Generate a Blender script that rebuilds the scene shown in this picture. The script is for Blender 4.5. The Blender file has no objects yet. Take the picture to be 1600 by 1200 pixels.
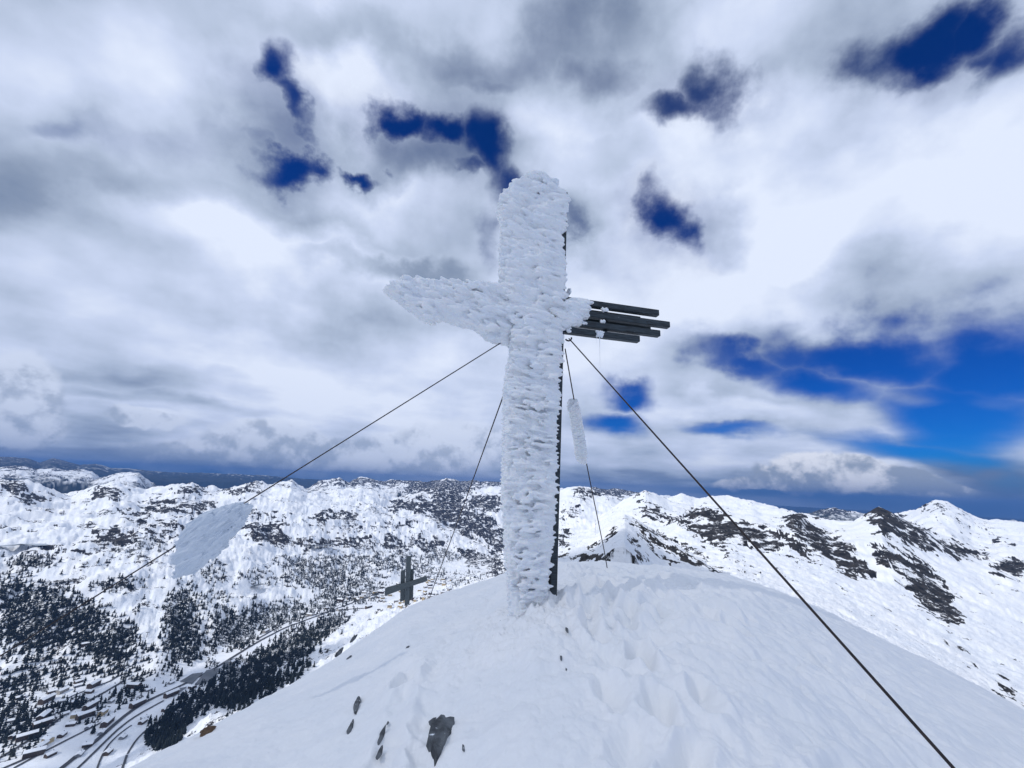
import bpy, bmesh, math, random
import numpy as np
from mathutils import Vector, Matrix

HAZE_D = 3.2e-5
# ------------------------------------------------------------------ camera
PITCH = math.radians(14.0); ROLL = math.radians(2.5); F = 640.0; ZC = 1.6
EYE = np.array([0.0, 0.0, ZC])
_f = np.array([0, math.cos(PITCH), math.sin(PITCH)])
_u0 = np.array([0, -math.sin(PITCH), math.cos(PITCH)])
_r0 = np.array([1.0, 0, 0])
RGT = _r0 * math.cos(ROLL) + _u0 * math.sin(ROLL)
UPV = _u0 * math.cos(ROLL) - _r0 * math.sin(ROLL)

scene = bpy.context.scene
camd = bpy.data.cameras.new('camera'); cam = bpy.data.objects.new('camera', camd)
scene.collection.objects.link(cam); scene.camera = cam
camd.sensor_width = 36.0; camd.lens = 36.0 * F / 1600.0
camd.clip_start = 0.05; camd.clip_end = 200000.0
_m = Matrix(((RGT[0], UPV[0], -_f[0]), (RGT[1], UPV[1], -_f[1]), (RGT[2], UPV[2], -_f[2])))
cam.matrix_world = Matrix.Translation((0, 0, ZC)) @ _m.to_4x4()

def ray(x, y):
    """viewing direction of a photo point (1600 x 1200)"""
    d = _f + (x - 800.0) / F * RGT + (600.0 - y) / F * UPV
    return d / np.linalg.norm(d)
def az_tan(x, y):
    d = ray(x, y); h = math.hypot(d[0], d[1])
    return math.atan2(d[0], d[1]), d[2] / h
def project(P):
    q = P - EYE
    w = q @ _f
    w = np.where(w < 1e-3, 1e-3, w)
    return 800.0 + F * (q @ RGT) / w, 600.0 - F * (q @ UPV) / w

# ------------------------------------------------------------------ light
SUN_EL = math.radians(42.0); SUN_AZ = math.radians(-122.0)      # azimuth from +Y towards +X: behind the camera, to the left
SUNV = np.array([math.sin(SUN_AZ) * math.cos(SUN_EL), math.cos(SUN_AZ) * math.cos(SUN_EL), math.sin(SUN_EL)])
sl = bpy.data.lights.new('sun', 'SUN'); sl.energy = 2.5; sl.angle = math.radians(0.6); sl.color = (1.0, 0.95, 0.88)
sun = bpy.data.objects.new('sun', sl); scene.collection.objects.link(sun)
sun.rotation_euler = Vector(-SUNV).to_track_quat('-Z', 'Y').to_euler()
scene.view_settings.view_transform = 'Standard'; scene.view_settings.look = 'None'
scene.view_settings.exposure = 0.08; scene.view_settings.gamma = 1.0
scene.cycles.volume_step_rate = 1.0
scene.cycles.max_bounces = 6; scene.cycles.diffuse_bounces = 3; scene.cycles.volume_bounces = 1

# ------------------------------------------------------------------ node helper
class NT:
    def __init__(s, nt): s.nt = nt
    def n(s, t, **k):
        nd = s.nt.nodes.new(t)
        for a, v in k.items():
            if a.startswith('i_'):
                nd.inputs[a[2:].replace('_', ' ')].default_value = v
            else: setattr(nd, a, v)
        return nd
    def l(s, a, b): s.nt.links.new(a, b)
    def put(s, sock, v):
        if isinstance(v, bpy.types.NodeSocket): s.l(v, sock)
        elif v is not None: sock.default_value = v
    def m(s, op, a, b=None, c=None, clamp=False):
        nd = s.nt.nodes.new('ShaderNodeMath'); nd.operation = op; nd.use_clamp = clamp
        for i, v in enumerate((a, b, c)): s.put(nd.inputs[i], v)
        return nd.outputs[0]
    def v(s, op, a, b=None, scale=None):
        nd = s.nt.nodes.new('ShaderNodeVectorMath'); nd.operation = op
        s.put(nd.inputs[0], a)
        if b is not None: s.put(nd.inputs[1], b)
        if scale is not None: s.put(nd.inputs['Scale'], scale)
        return nd.outputs['Value'] if op in ('DOT_PRODUCT', 'LENGTH') else nd.outputs['Vector']
    def smooth(s, x, a, b, o0=0.0, o1=1.0):
        nd = s.nt.nodes.new('ShaderNodeMapRange'); nd.interpolation_type = 'SMOOTHSTEP'
        s.put(nd.inputs[0], x)
        for i, v in enumerate((a, b, o0, o1)): s.put(nd.inputs[1 + i], v)
        return nd.outputs[0]
    def mix(s, f, a, b):
        nd = s.nt.nodes.new('ShaderNodeMix'); nd.data_type = 'RGBA'
        s.put(nd.inputs[0], f)
        for i, v in ((6, a), (7, b)):
            if isinstance(v, tuple) and len(v) == 3: v = v + (1.0,)
            s.put(nd.inputs[i], v)
        return nd.outputs[2]
    def noise(s, vec, scale, detail=4.0, rough=0.55, dist=0.0):
        nd = s.nt.nodes.new('ShaderNodeTexNoise')
        if vec is not None: s.l(vec, nd.inputs['Vector'])
        nd.inputs['Scale'].default_value = scale; nd.inputs['Detail'].default_value = detail
        nd.inputs['Roughness'].default_value = rough; nd.inputs['Distortion'].default_value = dist
        return nd
    def xyz(s, v):
        nd = s.nt.nodes.new('ShaderNodeSeparateXYZ'); s.l(v, nd.inputs[0]); return nd.outputs
    def comb(s, x, y, z):
        nd = s.nt.nodes.new('ShaderNodeCombineXYZ')
        for i, v in enumerate((x, y, z)): s.put(nd.inputs[i], v)
        return nd.outputs[0]

# ------------------------------------------------------------------ sky: Nishita blue behind a procedural cloud deck
world = bpy.data.worlds.new('World'); scene.world = world; world.use_nodes = True
W = NT(world.node_tree); world.node_tree.nodes.clear()
tc = W.n('ShaderNodeTexCoord').outputs['Generated']
X, Y, Z = W.xyz(tc)
den = W.m('ADD', W.m('MAXIMUM', Y, -0.92), 1.0)
stereo = W.comb(W.m('DIVIDE', X, den), W.m('DIVIDE', Z, den), 0.0)     # sky map centred on the north
zz = W.m('ADD', W.m('MAXIMUM', Z, 0.0), 0.16)
deck = W.comb(W.m('DIVIDE', X, zz), W.m('DIVIDE', Y, zz), 0.0)          # flat cloud layer seen in perspective

def st(x, y):
    d = ray(x, y); return np.array([d[0], d[2]]) / (1 + d[1])
w1 = W.noise(deck, 1.1, 4.0, 0.5); w2 = W.noise(stereo, 6.0, 7.0, 0.55)
lowz = W.smooth(Z, 0.02, 0.45, 0.12, 1.0)
warp = W.v('SCALE', W.v('SUBTRACT', w1.outputs['Color'], (0.5, 0.5, 0.5)), scale=W.m('MULTIPLY', lowz, 0.17))
warp2 = W.v('SCALE', W.v('SUBTRACT', w2.outputs['Color'], (0.5, 0.5, 0.5)), scale=W.m('MULTIPLY', lowz, 0.24))
wp = W.v('ADD', W.v('ADD', stereo, warp), warp2)
wsm = W.v('ADD', stereo, W.v('SCALE', W.v('SUBTRACT', w2.outputs['Color'], (0.5, 0.5, 0.5)), scale=0.05))
def blob(coord, cx, cy, rx, ry, rot=0.0, w=1.0):
    c = st(cx, cy); a = math.radians(rot)
    ax = st(cx + rx * math.cos(a), cy + rx * math.sin(a)) - c
    ay = st(cx - ry * math.sin(a), cy + ry * math.cos(a)) - c
    mp = W.n('ShaderNodeMapping', vector_type='TEXTURE')
    W.l(coord, mp.inputs[0])
    mp.inputs['Location'].default_value = (c[0], c[1], 0)
    mp.inputs['Rotation'].default_value = (0, 0, math.atan2(ax[1], ax[0]))
    mp.inputs['Scale'].default_value = (np.linalg.norm(ax) * 1.12, np.linalg.norm(ay) * 1.12, 1)
    return W.smooth(W.v('LENGTH', mp.outputs[0]), 1.9, 0.1, 0.0, w)
LAST = [None]
def field(coord, blobs, op='MAXIMUM'):
    acc = None
    for b in blobs:
        cc = coord
        if LAST[0] is not None:      # chained so that the shader evaluates them one after another (keeps its stack short)
            mb = W.n('ShaderNodeVectorMath', operation='MULTIPLY_ADD'); W.l(LAST[0], mb.inputs[0]); mb.inputs[1].default_value = (1e-9, 1e-9, 0); W.l(coord, mb.inputs[2]); cc = mb.outputs[0]
        o = blob(cc, *b); acc = o if acc is None else W.m(op, acc, o); LAST[0] = acc
    return acc
#BLOBS
HOLES = [(450,190,85,120,0,.42),(690,235,115,95,20,.44),(1090,110,120,70,-15,.44),(1480,80,160,75,-10,.42),(1045,335,75,75,0,.40),(800,50,140,60,0,.40),(270,230,150,36,5,.34),(1300,600,200,70,0,.36),(440,118,36,46,-15),(470,180,24,52,-20,.9),(455,272,62,25,-8),(505,262,26,20,0,.9),(575,268,22,14,0),
  (640,185,42,30,30),(690,222,50,32,35),(752,265,36,78,-10),(712,318,40,16,20,.7),(1125,85,52,55,-20),(1080,140,80,30,-20),
  (1046,338,38,48,0),(960,95,50,40,0,.45),(1430,80,105,46,-15),(1540,100,60,34,0,.8),(1505,45,62,48,0),(1590,100,60,60,0,.9),
  (1370,545,200,36,3),(1160,558,90,22,4,.85),(1230,540,60,30,0,.8),(1560,570,150,60,0,1.1),(1480,640,150,60,8,1.1),(1260,585,80,34,10),(985,605,38,18,0),(955,650,42,18,0),
  (1145,672,60,10,8,.8),(1440,700,180,22,6),(165,215,60,28,10,.42),(240,235,70,20,0,.34),(380,240,40,20,0,.4),(760,90,60,30,0,.4),
  (1400,783,330,16,5,.85),(1180,770,120,10,3,.7),(300,738,240,9,4,.8),(60,722,150,14,4,.6),(880,345,20,14,0,.4),(1570,745,60,22,5,.5)]
FILL = [(110,712,170,14,4,.5),(420,722,160,10,3,.4),(1170,630,130,22,8,.8),(1290,650,80,22,8,.9),(1330,735,120,30,6,1.2),(1240,728,110,22,4,1.0),(1440,768,60,9,4,1.0),
  (1430,616,36,7,5,.55),(1540,625,30,6,5,.3),(1480,712,50,7,5,.5),(1545,728,22,10,0,.6),(1600,710,40,22,0,.6),(1350,525,60,12,0,.4)]
H = field(wp, HOLES); FL = field(wsm, FILL)
nA = W.noise(W.v('ADD', deck, (3.1, 7.7, 0)), 1.5, 7.0, 0.50)
nB = W.noise(stereo, 7.0, 8.0, 0.50)
nm = W.m('ADD', W.m('MULTIPLY', W.m('SUBTRACT', nA.outputs[0], 0.5), 0.9), W.m('MULTIPLY', W.m('SUBTRACT', nB.outputs[0], 0.5), 0.9))
cov = W.m('ADD', W.m('ADD', W.m('SUBTRACT', 1.0, W.m('MULTIPLY', H, 1.80)), FL), W.m('MULTIPLY', nm, 0.85))
alpha = W.smooth(cov, -0.80, 0.94)
DARK = [(330,335,230,45,5,.5),(150,190,220,50,5,.2),(430,300,120,60,0,.5),(700,60,320,50,0,.3),(900,130,140,50,0,.25),(980,60,200,60,0,.35),(120,655,170,26,5,.35),
  (300,716,240,9,5,.4),(520,690,160,16,3,.35),(1330,470,240,30,4,.2),(1180,520,120,30,0,.3),(590,430,110,20,0,.7),(640,280,120,40,0,.5),(100,560,260,14,8,.35),(250,610,260,10,8,.35),
  (980,742,180,10,3,.4),(30,320,160,40,0,.3),(1540,745,110,28,5,.9),(1100,560,90,30,0,.3),(560,30,160,40,0,.4),(1010,250,90,30,0,.35),(1120,340,40,60,0,.4),(880,340,40,30,0,.5),(1400,770,120,8,4,.6),(1150,745,90,12,4,.5)]
BRIGHT = [(980,440,170,110,0,.7),(1250,320,330,90,0,.75),(450,420,160,50,10,.55),(460,600,260,60,5,.5),(550,320,120,40,10,.5),
  (700,690,220,40,0,.5),(555,140,60,45,0,.5),(50,600,60,50,0,.4),(1330,725,100,20,10,1.0),(1270,735,80,22,0,.8),(1180,640,120,14,8,.6),(850,190,80,40,0,.3),(1300,190,180,50,0,.4),
  (420,660,90,24,0,.5),(240,642,60,8,10,.5),(330,655,60,8,8,.4),(160,90,160,60,0,.2),(1040,560,60,40,0,.3),(1100,730,50,14,0,.3)]
D = field(wp, DARK); B = field(wp, BRIGHT)
t = W.m('ADD', W.m('ADD', 0.64, W.m('SUBTRACT', W.m('MULTIPLY', B, 0.52), W.m('MULTIPLY', D, 0.62))), W.m('MULTIPLY', nm, 1.0))
# thin cloud towards a hole reads darker and bluer
t = W.m('ADD', W.m('MULTIPLY', W.m('SUBTRACT', t, 0.6), 1.22), 0.60)
t = W.m('SUBTRACT', t, W.m('MULTIPLY', W.m('SUBTRACT', 1.0, alpha), 0.25), clamp=True)
cr = W.n('ShaderNodeValToRGB'); W.l(t, cr.inputs[0])
e = cr.color_ramp.elements
e[0].position = 0.0; e[0].color = (0.15, 0.21, 0.33, 1)
e[1].position = 1.0; e[1].color = (0.76, 0.83, 0.98, 1)
for p, c in ((0.3, (0.27, 0.335, 0.46, 1)), (0.55, (0.44, 0.52, 0.67, 1)), (0.8, (0.60, 0.68, 0.87, 1))):
    k = e.new(p); k.color = c
sky = W.n('ShaderNodeTexSky', sky_type='NISHITA', sun_disc=False, sun_elevation=SUN_EL, sun_rotation=SUN_AZ % (2 * math.pi),
          altitude=2359.0, air_density=1.0, dust_density=0.2, ozone_density=2.5)
hs = W.n('ShaderNodeHueSaturation'); hs.inputs['Saturation'].default_value = 1.45; hs.inputs['Value'].default_value = 0.62
W.l(sky.outputs[0], hs.inputs['Color'])
SKYSTR = 0.1
blue = W.v('MULTIPLY', W.v('SCALE', hs.outputs[0], scale=SKYSTR), (0.0, 0.56, 1.18))
blue = W.v('MAXIMUM', blue, (0.0, 0.022, 0.08))
blue = W.mix(W.smooth(Z, 0.10, -0.01), blue, (0.008, 0.070, 0.19))
col = W.mix(alpha, blue, cr.outputs[0])
# cumulus with firm billowing edges
n5 = W.noise(stereo, 16.0, 7.0, 0.55); n6 = W.noise(W.v('ADD', stereo, (0.0, 0.012, 0.0)), 16.0, 7.0, 0.55)
puff = W.v('ADD', stereo, W.v('SCALE', W.v('SUBTRACT', n5.outputs['Color'], (0.5, 0.5, 0.5)), scale=0.045))
CUM = [(1300,738,95,26,0),(1390,748,70,20,8),(1450,768,62,9,4),(1240,748,60,20,0),(1180,760,60,12,0,.8)]
CUL = [(20,620,70,60,0,.9),(30,670,60,26,0,.9),(420,700,90,40,0,.9),(300,712,90,24,0,.8),(560,715,120,34,0,.8),(230,655,60,14,0,.8),(700,700,90,40,0,.7)]
for blobs, lo, top, s0 in ((CUM, (0.34, 0.40, 0.50), (0.86, 0.89, 0.97), 1.0), (CUL, (0.36, 0.43, 0.56), (0.68, 0.75, 0.90), 0.8)):
    f = field(puff, blobs)
    fa = W.m('MULTIPLY', W.smooth(f, 0.30, 0.52), s0)
    lit = W.smooth(W.m('ADD', W.m('MULTIPLY', W.m('SUBTRACT', n5.outputs[0], n6.outputs[0]), 7.0), W.m('MULTIPLY', W.m('SUBTRACT', W.xyz(stereo)[1], st(1330, 745)[1] if blobs is CUM else st(350, 690)[1]), 14.0 if blobs is CUM else 6.0)), -0.55, 0.45)
    col = W.mix(fa, col, W.mix(lit, lo, top))
bg = W.n('ShaderNodeBackground'); W.l(col, bg.inputs[0]); bg.inputs[1].default_value = 1.0
wo = W.n('ShaderNodeOutputWorld'); W.l(bg.outputs[0], wo.inputs[0])
world.cycles.sampling_method = 'MANUAL'; world.cycles.sample_map_resolution = 512

# ------------------------------------------------------------------ scene helpers
def tag(o, label=None, cat=None, group=None, kind=None):
    if label: o['label'] = label
    if cat: o['category'] = cat
    if group: o['group'] = group
    if kind: o['kind'] = kind
    return o
def link(name, data, mat=None, parent=None):
    o = bpy.data.objects.new(name, data); scene.collection.objects.link(o)
    if mat is not None: data.materials.append(mat)
    if parent is not None: o.parent = parent
    return o
def empty(name, loc, rz=0.0):
    o = bpy.data.objects.new(name, None); scene.collection.objects.link(o)
    o.location = loc; o.rotation_euler = (0, 0, rz); o.empty_display_size = 0.2
    return o
def mesh_np(name, V, Fc, smooth=True):
    """V (n,3); Fc (m,k) with k = 3 or 4"""
    me = bpy.data.meshes.new(name); V = np.asarray(V, np.float32); Fc = np.asarray(Fc, np.int32)
    k = Fc.shape[1]
    me.vertices.add(len(V)); me.vertices.foreach_set('co', V.ravel())
    me.loops.add(Fc.size); me.loops.foreach_set('vertex_index', Fc.ravel())
    me.polygons.add(len(Fc)); me.polygons.foreach_set('loop_start', np.arange(0, Fc.size, k, dtype=np.int32))
    me.polygons.foreach_set('use_smooth', np.full(len(Fc), smooth))
    me.update(calc_edges=True); me.validate()
    return me
def attr(me, name, vals):
    a = me.attributes.new(name, 'FLOAT', 'POINT'); a.data.foreach_set('value', np.asarray(vals, np.float32).ravel())

rng = np.random.RandomState(7)
_gt = rng.uniform(0, 2 * np.pi, (256, 256)); _gx = np.cos(_gt); _gy = np.sin(_gt)
def perlin(x, y, seed=0):
    x = x + seed * 17.31; y = y + seed * 9.77
    xi = np.floor(x).astype(int); yi = np.floor(y).astype(int); xf = x - xi; yf = y - yi
    u = xf * xf * xf * (xf * (xf * 6 - 15) + 10); v = yf * yf * yf * (yf * (yf * 6 - 15) + 10)
    def g(a, b):
        i = (xi + a) & 255; j = (yi + b) & 255
        return _gx[i, j] * (xf - a) + _gy[i, j] * (yf - b)
    return 1.5 * ((g(0, 0) * (1 - u) + g(1, 0) * u) * (1 - v) + (g(0, 1) * (1 - u) + g(1, 1) * u) * v)
def fbm(x, y, octv=5, gain=0.5, seed=0, lac=2.03):
    s = 0; a = 1.0
    for k in range(octv):
        s = s + a * perlin(x, y, seed + k * 3); x = x * lac; y = y * lac; a *= gain
    return s
def ridged(x, y, octv=5, gain=0.5, seed=0, lac=2.03):
    s = 0; a = 1.0
    for k in range(octv):
        s = s + a * (1 - 2 * np.abs(perlin(x, y, seed + k * 3))); x = x * lac; y = y * lac; a *= gain
    return s
def sstep(x, a, b):
    t = np.clip((x - a) / (b - a), 0, 1); return t * t * (3 - 2 * t)

def new_mat(name):
    m = bpy.data.materials.new(name); m.use_nodes = True; m.node_tree.nodes.clear(); N = NT(m.node_tree)
    p = N.n('ShaderNodeBsdfPrincipled'); o = N.n('ShaderNodeOutputMaterial'); N.l(p.outputs[0], o.inputs[0])
    return m, N, p
def simple_mat(name, c1, c2, scale=8.0, rough=0.6, metal=0.0, bump=0.0, bscale=40.0, stretch=None, spec=0.5):
    m, N, p = new_mat(name)
    co = N.n('ShaderNodeTexCoord').outputs['Object']
    if stretch: co = N.v('MULTIPLY', co, stretch)
    nz = N.noise(co, scale, 6.0, 0.6)
    N.l(N.mix(N.smooth(nz.outputs[0], 0.3, 0.7), c1, c2), p.inputs['Base Color'])
    p.inputs['Roughness'].default_value = rough; p.inputs['Metallic'].default_value = metal
    p.inputs['Specular IOR Level'].default_value = spec
    if bump:
        b = N.n('ShaderNodeBump'); b.inputs['Strength'].default_value = bump; b.inputs['Distance'].default_value = 0.01
        N.l(N.noise(co, bscale, 5.0, 0.6).outputs[0], b.inputs['Height']); N.l(b.outputs[0], p.inputs['Normal'])
    return m
# ------------------------------------------------------------------ summit snow dome
# silhouette of the dome: photo point and distance at which the surface falls away
DOME = [(200,1203,5.0),(300,1153,6.0),(380,1112,6.8),(450,1074,7.6),(520,1030,8.4),(560,1003,9.0),(640,948,10.0),(700,926,10.4),(760,908,10.2),(800,893,9.6),
        (840,884,9.2),(880,880,9.0),(960,881,9.0),(1050,887,9.0),(1140,899,9.3),(1250,938,9.8),(1400,1010,10.0),(1500,1058,10.0),(1600,1110,9.6)]
_da = [az_tan(x, y) for x, y, r in DOME]
D_AZ = np.array([-math.pi, -1.35] + [a for a, t in _da] + [1.35, math.pi])
D_TN = np.array([-0.55, -0.55] + [t for a, t in _da] + [-0.5, -0.5])
D_RI = np.array([6, 6] + [r for x, y, r in DOME] + [9, 9], float)
def gauss_px(x, y, cx, cy, rx, ry): return np.exp(-(((x - cx) / rx) ** 2 + ((y - cy) / ry) ** 2))
def dome_base(X, Y):
    r = np.hypot(X, Y); a = np.arctan2(X, Y)
    s = np.interp(a, D_AZ, D_TN); ri = np.interp(a, D_AZ, D_RI)
    z = ZC + s * r - ZC * (1 - r / ri) ** 2
    return z
def dome_hit(x, y, fn=None):
    fn = fn or dome_base; d = ray(x, y); t = 0.5
    for _ in range(4000):
        p = EYE + d * t
        if p[2] <= float(fn(p[0:1], p[1:2])[0]): break
        t += 0.005
    return EYE + d * t
BASE = dome_hit(834, 962)
EDGE_ROCKS = []
_fr = np.random.RandomState(5); PRINTS = []
for k in range(26):                                      # two old boot tracks, half filled by wind
    t = k / 25.0; PRINTS.append((.75 + .55 * t + .12 * (-1) ** k + _fr.normal(0, .05), 2.3 + 5.2 * t + _fr.normal(0, .07), .25 + _fr.normal(0, .2), _fr.uniform(.02, .05)))
for k in range(16):
    t = k / 15.0; PRINTS.append((-.5 - .2 * t + .11 * (-1) ** k, 2.6 + 1.6 * t, -.2 + _fr.normal(0, .2), _fr.uniform(.006, .016)))
for k in range(60): PRINTS.append((_fr.normal(1.7, .75), _fr.normal(4.9, 1.2), _fr.uniform(-1.2, 1.2), _fr.uniform(.01, .045)))
def dome_h(X, Y):
    z = dome_base(X, Y); r = np.hypot(X, Y)
    fade = sstep(r, 0.6, 1.6)
    z = z + fade * 0.035 * fbm(X * 0.9, Y * 0.9, 4, 0.5, 3)
    # trodden, lumpy snow around and right of the cross
    d2 = np.hypot(X - 1.6, (Y - 5.2) * 0.7)
    tr = np.exp(-(d2 / 2.2) ** 2)
    lum = 1 - 2 * np.abs(perlin(X * 1.7, Y * 1.5, 21))
    z = z + fade * (0.02 + 0.085 * tr) * (np.abs(fbm(X * 1.9, Y * 1.7, 4, 0.5, 9)) - 0.3)
    z = z + 0.012 * tr * lum * fade
    if np.size(X) > 10:
        wx = X + .03 * perlin(X * 6, Y * 6, 41); wy = Y + .03 * perlin(X * 6, Y * 6, 43)
        for fx, fy, fa, fd in PRINTS:
            ca, sa = math.cos(fa), math.sin(fa); dx = wx - fx; dy = wy - fy
            q = ((dx * ca - dy * sa) / .075) ** 2 + ((dx * sa + dy * ca) / .17) ** 2
            z = z - fade * 2.3 * fd * (np.exp(-q ** 1.5) - .35 * np.exp(-(np.sqrt(q) - 1.45) ** 2 * 5))
    # wind carved snow ripples on the left shoulder
    z = z + fade * 0.006 * (0.25 + sstep(-X, 0.5, 3)) * ridged(X * 1.1 + Y * 0.8, Y * 3.2 - X * 1.5, 4, 0.55, 14)
    # rime mound piled at the foot of the cross
    q = np.hypot((X - BASE[0] + 0.05) / 0.52, (Y - BASE[1] + 0.10) / 0.55)
    m = np.exp(-q ** 2 * 1.1)
    z = z + m * (0.11 + 0.05 * np.abs(fbm(X * 7, Y * 7, 4, 0.6, 5)))
    z = z + 0.05 * np.exp(-q ** 2 * .35) * np.abs(fbm(X * 4, Y * 4, 5, 0.6, 6)) 
    z = z + 0.0055 * fade * fbm(X * 11, Y * 11, 4, 0.62, 31) + fade * .018 * (sstep(X - .1 * Y, -.3, .6) * .8 + .2) * (np.abs(fbm(X * 4.5, Y * 3.6, 4, .55, 35)) - .3)
    return z
az_in = np.linspace(-1.05, 1.05, 1150)
az_out = np.concatenate([np.linspace(-math.pi, -1.06, 90), np.linspace(1.06, math.pi, 90)[:-1]])
AZD = np.sort(np.concatenate([az_in, az_out])); RD = np.concatenate([[0.02], np.geomspace(0.5, 2.0, 25)[:-1], np.geomspace(2.0, 14.0, 640), np.geomspace(14.2, 34, 30)])
def polar_faces(na, nr, wrap):
    i = np.arange(na if wrap else na - 1)[:, None]; j = np.arange(nr - 1)[None, :]
    a = i * nr + j; b = ((i + 1) % na) * nr + j
    return np.stack([a, a + 1, b + 1, b], -1).reshape(-1, 4)
A2, R2 = np.meshgrid(AZD, RD, indexing='ij'); XX = R2 * np.sin(A2); YY = R2 * np.cos(A2)
ZZ = dome_h(XX, YY)
me = mesh_np('snow', np.stack([XX, YY, ZZ], -1).reshape(-1, 3), polar_faces(len(AZD), len(RD), True)[:, ::-1])
m_snow, N, p = new_mat('wind_packed_snow')
co = N.n('ShaderNodeTexCoord').outputs['Object']
n1 = N.noise(co, 1.3, 5, .6); n2 = N.noise(co, 60, 6, .65); n3 = N.noise(co, 9, 5, .6); n4 = N.noise(co, 300, 3, .7)
c = N.mix(N.smooth(n1.outputs[0], .35, .65), (0.86, 0.88, 0.90), (0.92, 0.925, 0.93))
N.l(c, p.inputs['Base Color']); p.inputs['Roughness'].default_value = .55
p.inputs['Subsurface Weight'].default_value = 0.0
hsum = N.m('ADD', N.m('ADD', N.m('MULTIPLY', n2.outputs[0], .25), n3.outputs[0]), N.m('MULTIPLY', n4.outputs[0], .12))
b = N.n('ShaderNodeBump'); b.inputs['Strength'].default_value = .4; b.inputs['Distance'].default_value = .02
N.l(hsum, b.inputs['Height']); N.l(b.outputs[0], p.inputs['Normal'])
tag(link('snow', me, m_snow), kind='structure')

# ------------------------------------------------------------------ terrain: rows of surveyed points, one polyline per landform, swept by distance
def P(x, y, r=None, z=None):
    a, t = az_tan(x, y)
    if r is None: r = (z - ZC) / t
    return a, r, ZC + t * r
def row(pts):
    q = sorted(P(*p) if not isinstance(p, dict) else P(**p) for p in pts)
    return [np.array(v) for v in zip(*q)]
def V(x, y, z): return dict(x=x, y=y, z=z)
NA, NR = 1500, 1050
AZT = np.linspace(-1.12, 1.12, NA); RT = np.geomspace(20.0, 60000.0, NR); LR = np.log(RT)
def loft(rows, back=0.55, ends=True):
    H = np.full((NA, NR), -1e5); a0 = max(r[0][0] for r in rows); a1 = min(r[0][-1] for r in rows)
    R_ = np.array([np.interp(AZT, r[0], r[1]) for r in rows]); Z_ = np.array([np.interp(AZT, r[0], r[2]) for r in rows])
    for i in range(NA):
        if ends and not (a0 <= AZT[i] <= a1): continue
        o = np.argsort(R_[:, i]); rr = R_[o, i]; zz = Z_[o, i]
        h = np.interp(LR, np.log(rr), zz)
        m = RT > rr[-1]; h[m] = zz[-1] - (RT[m] - rr[-1]) * back
        m = RT < rr[0]; h[m] = zz[0] - (rr[0] - RT[m]) * .4
        H[i] = h
    return H
def drow(r, dz):
    a = np.linspace(-1.2, 1.2, 60); z = dome_base(r * np.sin(a), r * np.cos(a)) + dz
    return [a, np.full(60, float(r)), z]
def below(r, drop):                                   # a hidden ring under the dome's skyline
    a = np.linspace(-1.2, 1.2, 60); s = np.interp(a, D_AZ, D_TN); return [a, np.full(60, float(r)), ZC + (s - drop) * r]
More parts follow.
